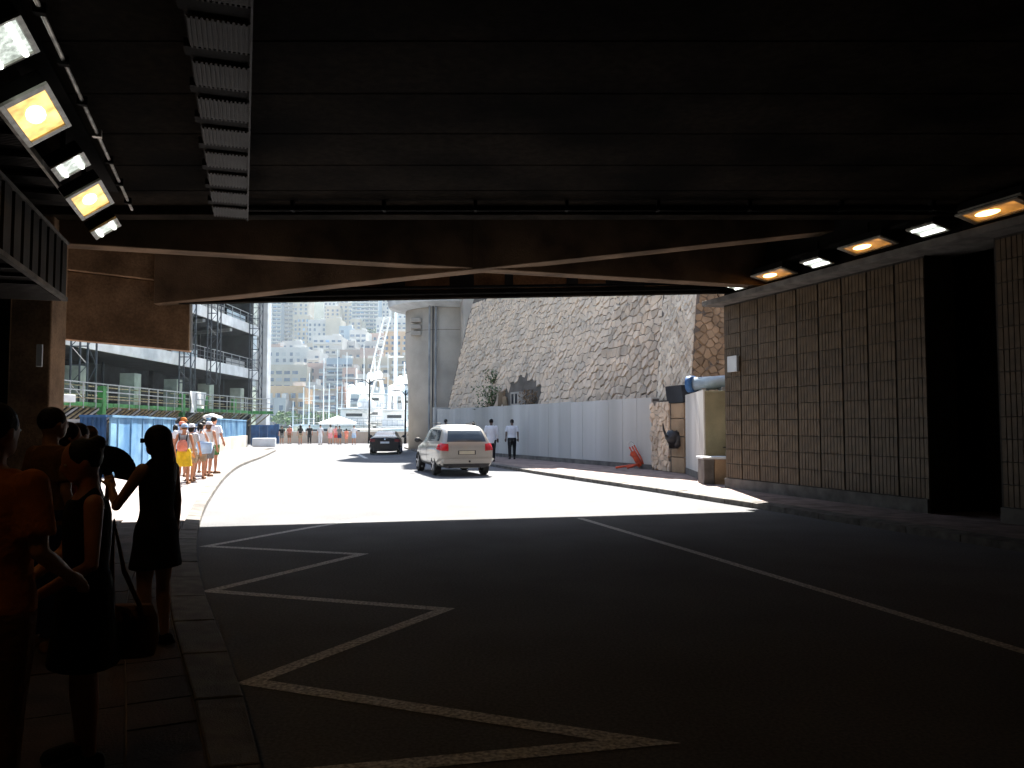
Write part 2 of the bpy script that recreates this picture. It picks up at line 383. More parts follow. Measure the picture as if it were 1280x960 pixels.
# ceiling slab, deep recess behind it and outer roof
EX0 = Vector((-6.6, 16.4, 4.16)); EX1 = Vector((5.6, 20.1, 5.0)); exd = (EX1 - EX0)
def EX(t): return EX0 + exd * t
SE = 13.25      # depth of the near slab's end
b = MB(); b.prism([(-40,-60,SOF),(40,-60,SOF),(40,SE,SOF),(-40,SE,SOF)], (0,0,.5))
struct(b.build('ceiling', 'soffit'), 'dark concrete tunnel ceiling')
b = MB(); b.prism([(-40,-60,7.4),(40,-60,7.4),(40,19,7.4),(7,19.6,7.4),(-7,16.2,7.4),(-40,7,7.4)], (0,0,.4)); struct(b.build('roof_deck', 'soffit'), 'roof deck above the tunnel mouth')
def beam(name, p0, p1, th, top, material, label, **kw):
    p0 = Vector(p0); p1 = Vector(p1); d = (p1 - p0).normalized(); n = Vector((-d.y, d.x, 0)).normalized() * th
    m = MB().hexa([p0, p1, p1 + n, p0 + n], [Vector((p0.x,p0.y,top)), Vector((p1.x,p1.y,top)), Vector((p1.x,p1.y,top)) + n, Vector((p0.x,p0.y,top)) + n])
    o = m.build(name, material, bevel=.02)
    return tag(o, label, 'beam')
# shallow transverse rib lines on the slab end
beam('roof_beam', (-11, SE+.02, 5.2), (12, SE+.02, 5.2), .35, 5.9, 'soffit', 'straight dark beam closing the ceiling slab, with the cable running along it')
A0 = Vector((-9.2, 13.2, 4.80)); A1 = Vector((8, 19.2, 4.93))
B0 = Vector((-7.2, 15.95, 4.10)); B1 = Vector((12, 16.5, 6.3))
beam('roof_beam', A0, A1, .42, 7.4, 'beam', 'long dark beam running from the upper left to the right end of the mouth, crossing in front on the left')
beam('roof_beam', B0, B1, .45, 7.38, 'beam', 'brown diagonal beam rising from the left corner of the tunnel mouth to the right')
# outer edge: parapet beam with notched row behind
tA = -.02; tB = 1.35
p0 = EX(tA); p1 = EX(tB)
n_ = Vector((-exd.y, exd.x, 0)).normalized()
eb = thing('edge_beam', 'thin dark edge beam with pipes above the mouth of the tunnel, row of dark slots behind it', 'beam', (p0.x, p0.y, 0))
b = MB(); b.hexa([p0 - n_*.22, p1 - n_*.22, p1, p0], [v + Vector((0,0,.2)) for v in (p0 - n_*.22, p1 - n_*.22, p1, p0)]); b.build('edge_member', 'soffit', eb, bevel=.015)
for k, (t0, dz) in enumerate(((.02, .1), (.02, .22))):
    b = MB(); b.tube([EX(t0) - n_*(.3+.06*k) + Vector((0,0,dz)), EX(tB) - n_*(.3+.06*k) + Vector((0,0,dz))], .035, 8); b.build('pipe', 'black', eb, smooth=True)
hz = lambda t: .2
b = MB(); b.hexa([EX(tA) - n_*.05 + Vector((0,0,.2)), EX(tB) - n_*.05 + Vector((0,0,.2)), EX(tB) + n_*.5 + Vector((0,0,.2)), EX(tA) + n_*.5 + Vector((0,0,.2))],
           [Vector((q.x, q.y, 7.6)) for q in (EX(tA) - n_*.05, EX(tB) - n_*.05, EX(tB) + n_*.5, EX(tA) + n_*.5)]); b.build('fascia', 'concrete', eb)
for (x0, x1) in ((562,592),(631,641),(708,722),(757,805),(838,880),(478,506),(424,440)):
    # slots: dark recesses proud frame boxes against the fascia
    def on(px, py):
        d = ray(px, py); q = EX0 - n_*.05; k = (q - EYE).dot(n_) / d.dot(n_); return EYE + d*k
    a = on(x0, 340); c = on(x1, 357); dd = exd.normalized()
    zb = EX((a - EX0).dot(dd) / exd.length).z + .24
    ang = math.atan2(exd.y, exd.x); L = Vector((c.x-a.x, c.y-a.y, 0)).length
    mid = Vector(((a.x+c.x)/2, (a.y+c.y)/2, zb + .18)) - n_*.012
    MB().box(mid, (L, .03, .34), ang).build('slot', 'dark', eb)
# left: hanging concrete wall above the pavement opening
hw = thing('hanging_wall', 'brown concrete wall panel hanging over the pavement at the left of the tunnel mouth', 'wall', (-7, 16, 3.2))
q0 = Vector((-6.62, 16.36, 0)); q1 = Vector((-10.4, 15.2, 0)); nn = Vector((-.29, .957, 0))*.35
def slab3(mb, a, b_, z0a, z0b, z1a, z1b, n):
    mb.hexa([Vector((a.x,a.y,z0a)), Vector((a.x,a.y,z0a))+n, Vector((b_.x,b_.y,z0b))+n, Vector((b_.x,b_.y,z0b))], [Vector((a.x,a.y,z1a)), Vector((a.x,a.y,z1a))+n, Vector((b_.x,b_.y,z1b))+n, Vector((b_.x,b_.y,z1b))]); return mb
slab3(MB(), q0, q1, 3.28, 3.58, 4.55, 4.85, nn).build('lower_panel', 'concrete', hw, bevel=.015)
slab3(MB(), q0, q1, 3.2, 3.5, 3.277, 3.577, nn*1.1).build('bottom_lip', 'concrete', hw)
slab3(MB(), q0 - nn*.35, q1 - nn*.35, 4.56, 4.86, 7.3, 7.3, nn*1.3).build('upper_panel', 'concrete', hw, bevel=.015)
MB().tube([(-6.58, 16.34, 3.2), (-6.60, 16.34, 4.2)], .03, 8).build('lit_edge', 'pale', hw)  # pale rod standing in for the sunlit edge of the panel
# left tunnel wall and pier
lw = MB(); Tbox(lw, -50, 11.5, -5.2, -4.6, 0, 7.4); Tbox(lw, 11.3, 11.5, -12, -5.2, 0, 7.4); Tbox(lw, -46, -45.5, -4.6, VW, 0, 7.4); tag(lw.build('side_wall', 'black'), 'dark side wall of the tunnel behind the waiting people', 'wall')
pr = thing('pier', 'brown concrete pier between the waiting people and the pavement opening', 'pier', (-7.9, 13.2, 0))
pe = Dp(62, 480, 13.4)
pa = Vector((pe.x, 13.4, 0)); pd = Vector((-.957, -.29, 0))
b = MB(); b.prism([pa, pa + pd*.62, pa + pd*.62 + Vector((-.25,.9,0)), pa + Vector((-.25,.9,0))], (0,0,7.2)); b.build('column', 'concrete', pr, bevel=.03)
b = MB(); b.prism([pa + pd*.64 + Vector((0,.25,0)), pa + pd*6 + Vector((0,.25,0)), pa + pd*6 + Vector((0,1.0,0)), pa + pd*.64 + Vector((0,.9,0))], (0,0,7.2)); b.build('wing_wall', 'soffit', pr)
pp = Dp(50, 431, 13.36); pq = Dp(56, 459, 13.36)
tag(MB().box(((pp.x+pq.x)/2, 13.28, (pp.z+pq.z)/2), (.09, .06, pp.z-pq.z), .29).build('notice_plate', 'pale', bevel=.01), 'small pale upright plate fixed on the brown pier at the left', 'plate')
# louvred duct box at the far left
lb = thing('louvre_duct', 'dark box duct with upright slats hanging over the left pavement', 'duct', T(13, -2.65, 3.5))
VB = -2.62; c1 = PV(82, 376, VB); ue = c1.dot(TU); zb = c1.z; zt = PV(82, 302, VB).z
b = MB(); Tbox(b, 2, ue, VB-1.9, VB-.03, zb+.03, zt-.02); b.build('casing', 'black', lb)
b = MB(); Tbox(b, 2, ue, VB-.04, VB+.03, zt-.03, zt+.01); Tbox(b, 2, ue, VB-.04, VB+.03, zb-.01, zb+.05); b.build('rail', 'plinth', lb)
k = 0; u = ue - .02
while u > 4:
    b = MB(); Tbox(b, u-.36, u-.06, VB-.05, VB+.015, zb+.05, zt-.04); b.build('slat', 'slat', lb); u -= .44
u = ue - .03; 
while u > 7:
    b = MB(); Tbox(b, u-.07, u-.02, VB-1.9, VB-.05, zb-.015, zb+.03); b.build('rib', 'slat', lb); u -= .11 if u > ue-1.4 else .6
# ceiling grille above it (strip of ribbed panels, left of the lamps)
lg2 = thing('ceiling_grille', 'strip of narrow ribbed panels in the ceiling above the left pavement', 'grille', T(11, -2.6, 4.9))
u = 12.9
while u > 3:
    b = MB(); Tbox(b, u-.62, u-.2, -3.3, -2.42, 4.86, 4.9)
    for j in range(7): Tbox(b, u-.60+j*.058, u-.575+j*.058, -3.3, -2.43, 4.84, 4.86)
    b.build('grille_panel', 'slat', lg2); u -= .8
b = MB(); Tbox(b, 2, 13.0, -2.41, -2.37, 4.82, 4.9); b.build('rail', 'conduit', lg2)
b = MB(); Tbox(b, 2, 13.2, -3.6, -2.5, 4.91, 5.34); b.build('housing', 'black', lg2)
# conduits on the ceiling
zc = 5.12
def tubething(name, pts, r, m, label, cat='conduit'):
    return tag(MB().tube(pts, r, 8).build(name, m, smooth=True), label, cat)
c0 = G(45, 0, zc); cE = G(165, 262, zc)
cb = thing('ceiling_conduit', 'thin pale conduit running along the ceiling right of the left row of lamps', 'conduit', cE)
pts = [c0 + (c0 - cE)*.8, c0, cE]
MB().tube(pts, .022, 8).build('tube', 'conduit', cb, smooth=True)
for k in range(12):
    p = pts[0].lerp(cE, k/12 + .04); MB().box(p, (.1, .07, .09), TANG).build('clamp', 'black' if k % 4 else 'conduit', cb)
pz = 5.22
pc = thing('ceiling_pipe', 'long dark pipe in brackets running across the ceiling from the ribbed cable tray', 'pipe', (-4, SE-.25, pz))
MB().tube([(-4.35, SE-.28, pz), (-3.9, SE-.28, pz), (9.3, SE-.28, pz)], .045, 8).build('tube', 'black', pc, smooth=True)
for k in range(9): MB().box((-3.6 + k*1.5, SE-.28, pz+.04), (.05, .14, .16)).build('bracket', 'black', pc)
# hanging ribbed tray across the ceiling
tr = thing('cable_tray', 'long ribbed metal cable tray hanging from the ceiling left of centre', 'tray', T(13, -.25, 5))
u = 13.42
while u > 3.5:
    b = MB(); Tbox(b, u-.56, u-.01, -.50, .0, 5.0, 5.012)
    for j in range(12): Tbox(b, u-.56, u-.01, -.49+j*.041, -.472+j*.041, 4.982, 5.0)
    b.build('tray_panel', 'slat', tr)
    b = MB(); Tbox(b, u-.80, u-.62, -.56, .02, 5.02, 5.1); b.build('crossbar', 'black', tr)
    u -= .855
b = MB(); Tbox(b, 3, 13.42, .0, .02, 4.95, 5.06); b.build('side_rail', 'slat', tr)
b = MB(); Tbox(b, 3, 13.4, -.52, -.02, 5.05, 5.34); b.build('cable_bundle', 'black', tr)
# bevelled haunches on the right upper part: inclined ribs under the ceiling near the lamps
# board joints of the ceiling slab and a few stains' worth of relief
for k in range(9):
    y = 12.4 - k*1.22
    MB().box((2.6, y, SOF-.003), (20, .03, .008)).build('board_joint', 'soffit', bpy.data.objects['ceiling'])
# lamps
M['lamp_warm'] = emit('sodium lamp glass', (1, .58, .16), .42, 5, .3)
M['lamp_hot'] = emit('sodium tube', (1, .5, .14), 2.2, 5, .8)
M['lamp_orange'] = emit('amber lamp glass', (1, .4, .06), .12, 5, .2)
M['lamp_white'] = emit('fluorescent tube', (.95, 1, .93), .7, 30, .6)
M['lamp_glass_w'] = emit('lit lamp glass', (.85, .95, .85), .17, 18, .3)
M['housing'] = mat('lamp housing', (.35, .34, .3), .4, .3, 8, .1, metal=.4)
def lamp(c, size, roll, kind, label, group, kindset):
    L, W = size
    root = thing('tunnel_lamp', label, 'lamp', c, 0, group)
    # frame: local x along tunnel, z' facing down and inward
    ax = TU; n = (TV*math.sin(roll) + Vector((0,0,-1))*math.cos(roll)).normalized(); s = n.cross(ax).normalized()
    m4 = Matrix(((ax.x, s.x, n.x, c.x), (ax.y, s.y, n.y, c.y), (ax.z, s.z, n.z, c.z), (0,0,0,1)))
    MB().box((0,0,-.08), (L, W, .14)).xf(m4).build('housing', 'black', root, bevel=.015)
    fr = MB(); t = .05
    fr.box((0, W/2-t/2, .005), (L, t, .03)).box((0, -W/2+t/2, .005), (L, t, .03)); 
    e = .1 if kind != 'white' else .03
    fr.box((L/2-e/2, 0, .004), (e, W-2*t-.004, .028)).box((-L/2+e/2, 0, .004), (e, W-2*t-.004, .028)); fr.xf(m4).build('frame', 'housing', root)
    g = 'lamp_glass_w' if kind == 'white' else kindset
    MB().box((0,0,-.004), (L-2*e-.004, W-2*t-.008, .006)).xf(m4).build('glass', g, root)
    if kind == 'white':
        for k in (-.25, .25): MB().tube([(-L/2+e+.02, k*W, .01), (L/2-e-.02, k*W, .01)], .03, 8).xf(m4).build('tube', 'lamp_white', root)
    else:
        MB().ball((-.03*L if kindset == 'lamp_warm' else .12*L, 0, .0), (L*.2, W*.2, .015)).xf(m4).build('bulb', 'lamp_hot', root)
    MB().bar(c - n*.15, c - n*.15 + Vector((0,0,.3)), .04).build('bracket', 'black', root)
names = {0: 'nearest the mouth', 1: 'second from the mouth', 2: 'third from the mouth', 3: 'fourth from the mouth', 4: 'fifth from the mouth', 5:'sixth'}
VLa = -2.0
for k, (px, py, kind) in enumerate(((132,285,'white'),(113,250,'warm'),(88,207,'white'),(46,145,'warm'),(4,56,'white'))):
    c = PV(px, py, VLa - .02*k)
    sz = (1.15, .50) if kind == 'warm' else (.50, .42)
    if k == 4: sz = (.7, .5)
    lamp(c, sz, R(36), kind, ('%s lamp in the left ceiling row, %s' % ('yellow square' if kind == 'warm' else 'white ribbed', names[k])), 'lamps of the left ceiling row', 'lamp_warm')
for k in range(3):              # the same row goes on over the waiting people and past the camera
    c = T(5.2 - 1.75*k, VLa - .1, 4.92)
    lamp(c, (1.15, .5) if k != 1 else (.5, .42), R(36), 'warm' if k != 1 else 'white', ['yellow lamp of the left row just above the picture', 'white lamp of the left row over the camera', 'yellow lamp of the left row behind the camera'][k], 'lamps of the left ceiling row', 'lamp_warm')
for k in range(2):
    c = T(9.4 - 3.3*k, VW-.3, 5.05); lamp(c, (1.12, .44), R(-14), 'warm', ['orange lamp of the right row just outside the picture', 'orange lamp of the right row beside the camera'][k], 'lamps of the right wall row', 'lamp_orange')
for k, (px, py, kind) in enumerate(((922,357,'white'),(967,343,'warm'),(1021,328,'white'),(1084,307,'warm'),(1160,287,'white'),(1248,259,'warm'))):
    c = PV(px, py, VW-.3)
    sz = (1.12, .44) if kind == 'warm' else (.58, .42)
    lab = ('orange glowing' if kind == 'warm' else 'white twin tube') + ' lamp above tiled wall, ' + ('at the right edge of the picture' if k == 5 else names[k] if k < 4 else 'between the two orange ones nearest the right edge')
    lamp(c, sz, R(-14), kind, lab, 'lamps of the right wall row', 'lamp_orange')
tc_ = MB(); Tbox(tc_, 1, 17.6, VW-.36, VW-.16, 5.24, 5.3); tag(tc_.build('lamp_rail', 'black'), 'dark rail carrying the row of lamps on the right', 'rail')
tc_ = MB(); Tbox(tc_, 1, 13.6, -2.25, -1.9, 5.29, 5.33); tag(tc_.build('lamp_rail', 'black'), 'dark rail carrying the row of lamps on the left', 'rail')
cl = PV(905, 366, VW-.3)
tubething('loose_cable', [cl + Vector((.3*math.cos(a)*.45, .1*math.sin(a*.5), .16*math.sin(a)*1.0)) for a in [i*.5 for i in range(13)]], .012, 'black', 'black cable loop hanging by the last lamp over the tiled wall', 'cable')
# ================================================ RIGHT SIDE BEYOND THE MOUTH
W0 = G(815, 587, PAVZ); W1 = Vector((-4.7, 49.5, PAVZ))
wd = (W1 - W0).normalized(); wb = Vector((wd.y, -wd.x, 0))                # along the wall / into the hill
cw = thing('concrete_wall', 'long pale blue-grey stained concrete wall under the rubble stone wall', 'wall', W0)
b = MB(); LW = (W1 - W0).length
def Wbox(mb, s0, s1, o0, o1, z0, z1): return mb.hexa([W0+wd*s0+wb*o0+Vector((0,0,z0)), W0+wd*s0+wb*o1+Vector((0,0,z0)), W0+wd*s1+wb*o1+Vector((0,0,z0)), W0+wd*s1+wb*o0+Vector((0,0,z0))][::-1],
    [W0+wd*s0+wb*o0+Vector((0,0,z1)), W0+wd*s0+wb*o1+Vector((0,0,z1)), W0+wd*s1+wb*o1+Vector((0,0,z1)), W0+wd*s1+wb*o0+Vector((0,0,z1))][::-1])
Wbox(b, 0, LW, .06, .32, -.1, 2.5); b.build('core', 'mortar', cw)
Wbox(MB(), -.02, LW+.02, -.03, .05, -.1, .17).build('plinth', 'plinth', cw)
s = 0
while s < LW - .3:
    w = random.choice((.95, 1.0, 1.05)); h = 2.56 + random.uniform(-.02, .02)
    Wbox(MB(), s+.006, min(LW, s+w)-.006, random.uniform(-.004, .004), .3, .17, h).build('wall_panel', 'wallconc', cw, bevel=.008); s += w
b = MB(); e = W1 + Vector((0,0,0)); b.prism([W1 + wd*.03 - wb*.1, W1 + wd*.35 - wb*.1, W1 + wd*.35 + wb*3, W1 + wd*.03 + wb*3], (0,0,2.7)); b.build('end_pillar', 'wallconc', cw, bevel=.01)

def clip(poly, px, py, nx, ny):                                         # keep the side where (p - (px,py)).n <= 0
    out = []
    for i in range(len(poly)):
        a = poly[i]; c = poly[(i+1) % len(poly)]
        da = (a[0]-px)*nx + (a[1]-py)*ny; dc = (c[0]-px)*nx + (c[1]-py)*ny
        if da <= 0: out.append(a)
        if (da < 0) != (dc < 0) and abs(da - dc) > 1e-9:
            t = da / (da - dc); out.append((a[0]+(c[0]-a[0])*t, a[1]+(c[1]-a[1])*t))
    return out
def cells(s0, s1, t0, t1, size, aspect=1.0, jit=.42, rr=random.Random(3)):
    nx = max(1, int((s1-s0)/size)); ny = max(1, int((t1-t0)/(size*aspect))); dx = (s1-s0)/nx; dy = (t1-t0)/ny
    P = {}
    for i in range(-1, nx+1):
        for j in range(-1, ny+1):
            P[i, j] = (s0+(i+.5+(.5 if j % 2 else 0)*.9+rr.uniform(-jit, jit)*.9)*dx, t0+(j+.5+rr.uniform(-jit, jit))*dy)
    out = []
    for i in range(0, nx):
        for j in range(0, ny):
            c = P[i, j]; poly = [(c[0]-1.6*dx, c[1]-1.6*dy), (c[0]+1.6*dx, c[1]-1.6*dy), (c[0]+1.6*dx, c[1]+1.6*dy), (c[0]-1.6*dx, c[1]+1.6*dy)]
            for a in (-2,-1,0,1,2):
                for bb in (-2,-1,0,1,2):
                    if (a or bb) and (i+a, j+bb) in P:
                        q = P[i+a, j+bb]; poly = clip(poly, (c[0]+q[0])/2, (c[1]+q[1])/2, q[0]-c[0], q[1]-c[1])
                        if len(poly) < 3: break
                if len(poly) < 3: break
            for (px, py, nx_, ny_) in ((s0,0,-1,0),(s1,0,1,0),(0,t0,0,-1),(0,t1,0,1)):
                if len(poly) >= 3: poly = clip(poly, px, py, nx_, ny_)
            if len(poly) >= 3: out.append((c, poly))
    return out
def stonemesh(mb, c, poly, f, joint, depth, rr):
    k = len(poly); cx = sum(p[0] for p in poly)/k; cy = sum(p[1] for p in poly)/k
    rad = max(math.hypot(p[0]-cx, p[1]-cy) for p in poly)
    if rad < joint*1.6: return
    d = depth*rr.uniform(.45, 1.3); sh = 1 - joint/rad; st = sh*.80; tx = rr.uniform(-.18, .18); ty = rr.uniform(-.18, .18)
    base = [f(cx+(p[0]-cx)*sh, cy+(p[1]-cy)*sh, -.01) for p in poly]
    mid = [f(cx+(p[0]-cx)*sh*.97, cy+(p[1]-cy)*sh*.97, d*.6) for p in poly]
    top = [f(cx+(p[0]-cx)*st, cy+(p[1]-cy)*st, d + (tx*(p[0]-cx)+ty*(p[1]-cy))) for p in poly]
    fs = [tuple(range(2*k, 3*k))]
    for i in range(k):
        j = (i+1) % k; fs += [(i, j, k+j, k+i), (k+i, k+j, 2*k+j, 2*k+i)]
    mb.add(base + mid + top, fs)
def stones(root, f, s0, s1, t0, t1, size, aspect, joint, depth, material, limit, keep=None, seed=3, jit=.42):
    rr = random.Random(seed); cs = cells(s0, s1, t0, t1, size, aspect, jit, rr)
    if keep: cs = [c for c in cs if keep(*c[0])]
    cs.sort(key=lambda c: (f(c[0][0], c[0][1], 0) - EYE).length)
    rest = MB(); n = 0
    for c, poly in cs:
        if n < limit:
            m = MB(); stonemesh(m, c, poly, f, joint, depth, rr)
            if m.v: m.build('stone', material, root); n += 1
        else: stonemesh(rest, c, poly, f, joint, depth, rr)
    if rest.v: o = rest.build('far_stones', material, root); o['kind'] = 'stuff'
BAT = .24
sw = thing('stone_wall', 'high rough rubble stone retaining wall leaning back above the concrete wall', 'wall', W0 + wb*.5)
def fw(s, t, o): return W0 + wb*(.36 + t*BAT - o) + wd*s + Vector((0,0,t - o*BAT))
def HT(s): return 9.0 if s < 2 else 9.0 + min(1, (s-2)/3)*4.5
b = MB()
ss = [-1.0, 2, 3, 4, 5, 6, 23.8]
for a, c in zip(ss, ss[1:]):
    q = [fw(a, 0, 0), fw(c, 0, 0), fw(c, HT(c), 0), fw(a, HT(a), 0)]
    b.prism(q, wb*6)
b.build('wall_core', 'mortar', sw)
hole = lambda s, t: not ((s-13.2)**2/2.2**2 + (t-3.0)**2/1.1**2 < 1)
stones(sw, fw, 0, 23.6, 2.2, 9.4, .37, .85, .022, .065, 'stone', 300, hole, 5)
# broken patch low on the wall: small pale niche box, dry brush, broken brown stones
nb = fw(13.0, 2.55, 0)
na = thing('niche_box', 'small pale concrete box with two dark openings at the foot of the rubble wall', 'box', nb)
ang = math.atan2(wd.y, wd.x)
MB().box(nb + Vector((0,0,.35)) - wb*.12, (1.0, .4, .75), ang).build('body', 'tower', na, bevel=.02)
for k in (-.22, .22): MB().box(nb + wd*k + Vector((0,0,.38)) - wb*.33, (.2, .03, .5), ang).build('opening', 'dark', na)
rr = random.Random(5)
for k in range(9):
    s_ = 11.3 + rr.random()*6; t_ = 2.6 + rr.random()*1.5; p = fw(s_, t_, 0)
    o = MB().add([Vector(v) for v in [( -.3,-.16,-.45),(.26,-.2,-.4),(.32,.1,-.4),(-.24,.2,-.5),(-.14,-.1,.5),(.12,-.14,.4),(.16,.1,.55),(-.1,.12,.42)]], [(0,3,2,1),(4,5,6,7),(0,1,5,4),(1,2,6,5),(2,3,7,6),(3,0,4,7)]).xf(Matrix.Translation(p) @ Matrix.Rotation(rr.random()*6, 4, 'Z') @ Matrix.Rotation(rr.uniform(-.5,.5), 4, 'X') @ Matrix.Scale(rr.uniform(.6,1.1), 4)).build('broken_rock', 'stone_brown_or_shaded' if k % 2 else 'stone', None, bevel=.05)
    tag(o, 'jagged broken rock in the hollow at the foot of the rubble wall', 'rock', 'broken rocks at the foot of the rubble wall')
def brush(c, r, n, label, m1='dryleaf', seed=1):
    rr = random.Random(seed); root = thing('shrub', label, 'shrub', c)
    st = MB(); lf = MB()
    for k in range(n):
        a = rr.uniform(0, 6.28); q = c + Vector((math.cos(a)*r*rr.random(), math.sin(a)*r*rr.random()*.4, rr.random()*r*1.3)) - wb*.15
        if k % 6 == 0: st.bar(c, q, .012)
        sz = rr.uniform(.04, .1); u = Vector((rr.uniform(-1,1), rr.uniform(-1,1), rr.uniform(-1,1))).normalized(); w = u.orthogonal().normalized()
        lf.add([q - u*sz, q + w*sz*.45, q + u*sz, q - w*sz*.45], [(0,1,2,3)])
    st.build('stem', 'bark', root); lf.build('leaves', m1, root)
brush(fw(16.2, 2.3, 0), 1.1, 420, 'green shrub growing low on the rubble wall at the left of the hollow', 'leaf', 4)
brush(fw(11.4, 2.4, 0), .7, 160, 'dry brown brush right of the small pale box on the rubble wall', 'dryleaf', 6)
brush(fw(16.9, 3.9, 0), .6, 160, 'small green tuft high on the rubble wall', 'leaf', 8)
# buttress
BT = W0 + wd*.05
Cn = Vector((5.62, 26.0, 0)); Rn = Vector((7.4, 26.4, 0)); lean = Vector((.10, .13, 0))
bt = thing('stone_buttress', 'tall buttress of pale squared stone with one side coloured brown for its shade, right of the rubble wall', 'buttress', Cn)
Lb = Vector((W0.x, W0.y + .2, 0))
def fl(s, t, o):                                    # left (road) face
    d = (Cn - Lb); n = Vector((d.y, -d.x, 0)).normalized(); n = -n if n.x > 0 else n
    return Lb + d*(s/d.length) + lean*t + Vector((0,0,t)) + n*o
def ff(s, t, o):
    d = (Rn - Cn); n = Vector((d.y, -d.x, 0)).normalized(); n = -n if n.y > 0 else n
    return Cn + d*(s/d.length) + lean*t + Vector((0,0,t)) + n*o
Lf = (Cn - Lb).length; Rf = (Rn - Cn).length; BH = 9.5
base = [Lb, Cn, Rn, Vector((7.6, 31, 0)), Vector((5.6, 31, 0))]
zb_ = 2.55
MB().hexa([base[0]+lean*zb_+Vector((0,0,zb_)), base[1]+lean*zb_+Vector((0,0,zb_)), base[2]+lean*zb_+Vector((0,0,zb_)), Vector((8,31,zb_))],
          [base[0]+lean*BH+Vector((0,0,BH)), base[1]+lean*BH+Vector((0,0,BH)), base[2]+lean*BH+Vector((0,0,BH)), Vector((9,32,BH))]).build('core', 'mortar', bt)
stones(bt, fl, 0, Lf, 2.56, 8.2, .33, .55, .008, .03, 'stone_warm', 200, None, 11, .3)
stones(bt, ff, 0, Rf, 2.56, 7.0, .34, .5, .008, .035, 'stone_brown_or_shaded', 160, None, 12, .36)  # face away from the sun: its shade is put into browner stone
# lower pier: rough part, warm blocks, dark slot
lp = thing('stone_pier', 'short stone pier with a dark slot above warm blocks, under the buttress', 'pier', Lb)
def fp(s, t, o):
    d = (Cn - Lb); n = Vector((d.y, -d.x, 0)).normalized(); n = -n if n.x > 0 else n
    return Lb + d*(s/d.length) + Vector((0,0,t)) + n*(o + .02)
m = MB(); m.hexa([fp(-.05,0,-.02), fp(Lf*.62,0,-.02), fp(Lf*.62,0,-1.2), fp(-.05,0,-1.2)], [fp(-.05,2.55,-.02), fp(Lf*.62,2.55,-.02), fp(Lf*.62,2.55,-1.2), fp(-.05,2.55,-1.2)]); m.build('core', 'mortar', lp)
stones(lp, fp, 0, Lf*.6, .12, 2.5, .28, .6, .012, .05, 'stone', 80, None, 21)
for k, (z0, z1) in enumerate(((.12, .62), (.64, 1.3), (1.32, 1.9), (1.92, 2.42))):
    m = MB(); m.hexa([fp(Lf*.63,z0,.0), fp(Lf*.98,z0,.0), fp(Lf*.98,z0,-.9), fp(Lf*.63,z0,-.9)], [fp(Lf*.63,z1,.0), fp(Lf*.98,z1,.0), fp(Lf*.98,z1,-.9), fp(Lf*.63,z1,-.9)]); m.build('block', 'stone_brown_or_shaded', lp, bevel=.02)
m = MB(); m.hexa([fp(Lf*.55,2.43,.03), fp(Lf*.99,2.43,.03), fp(Lf*.99,2.43,-.9), fp(Lf*.55,2.43,-.9)], [fp(Lf*.55,3.0,.1), fp(Lf*.99,3.0,.1), fp(Lf*.99,3.0,-.9), fp(Lf*.55,3.0,-.9)]); m.build('slot', 'dark', lp)
# white side wall with olive end and low block
Wa = G(853, 590, PAVZ); Wc = G(881, 602, PAVZ)
gz = 2.66
cab = thing('wall_cabinet', 'white stained box wall with an olive end face beside the tiled wall', 'cabinet', Wc)
dW = (Wa - Wc); nW = Vector((dW.y, -dW.x, 0)).normalized(); nW = nW if nW.x > 0 else -nW
MB().prism([Wc + nW*.03 + dW*.0, Wc + nW*1.6, Wa + nW*1.6, Wa + nW*.03], (0,0,gz-PAVZ-.02)).build('body', 'olive', cab, bevel=.01)
L_ = dW.length; dn = dW.normalized()
for k in range(6):
    a = Wc + dn*(L_*k/6+.004); c = Wc + dn*(L_*(k+1)/6-.004)
    MB().prism([a - nW*.01, a + nW*.028, c + nW*.028, c - nW*.01][::-1], (0,0,gz-PAVZ+.01)).build('side_panel', 'wallconc', cab)
MB().prism([Wc - nW*.03, Wc + nW*.0, Wa + nW*.0, Wa - nW*.03][::-1], (0,0,.2)).build('plinth', 'plinth', cab)
MB().box(Wc + nW*.62 + Vector((0,-.03,.95)), (.22, .05, .03), .1).build('handle', 'dark', cab)
lbk = thing('low_block', 'low grey and brown stone block in front of the olive face', 'block', (5.2, 21.2, 0))
for (pxa, pxb, mname) in ((880, 893, 'plinth'), (893.6, 914, 'stone_brown_or_shaded')):
    a = Dp(pxa, 590, 21.3); c = Dp(pxb, 590, 21.3); MB().prism([(a.x,21.3,.1),(c.x,21.3,.1),(c.x,22.0,.1),(a.x,22.0,.1)], (0,0,.68)).build('stone', mname, lbk, bevel=.02)
a = Dp(878, 590, 21.3); c = Dp(916, 590, 21.3); MB().box(((a.x+c.x)/2, 21.65, .81), (c.x-a.x, .78, .06)).build('cap', 'pale', lbk, bevel=.01)
pi_ = thing('duct_pipe', 'fat blue-grey pipe with a dark collar lying on top of the white box wall', 'pipe', (5.9, 24, 2.9))
a = Dp(866, 480, 24.3); c = Dp(915, 477, 23.6)
MB().tube([a, c], .2, 20).build('tube', 'pipe', pi_, smooth=True)
MB().tube([a - (c-a).normalized()*.16, a + (c-a).normalized()*.05], .25, 20).build('collar', 'blue_dark', pi_, smooth=True)
for z in (.25, .75): q = a.lerp(c, z); MB().box(q - Vector((0,0,.2)), (.12, .4, .1)).build('saddle', 'grey', pi_)
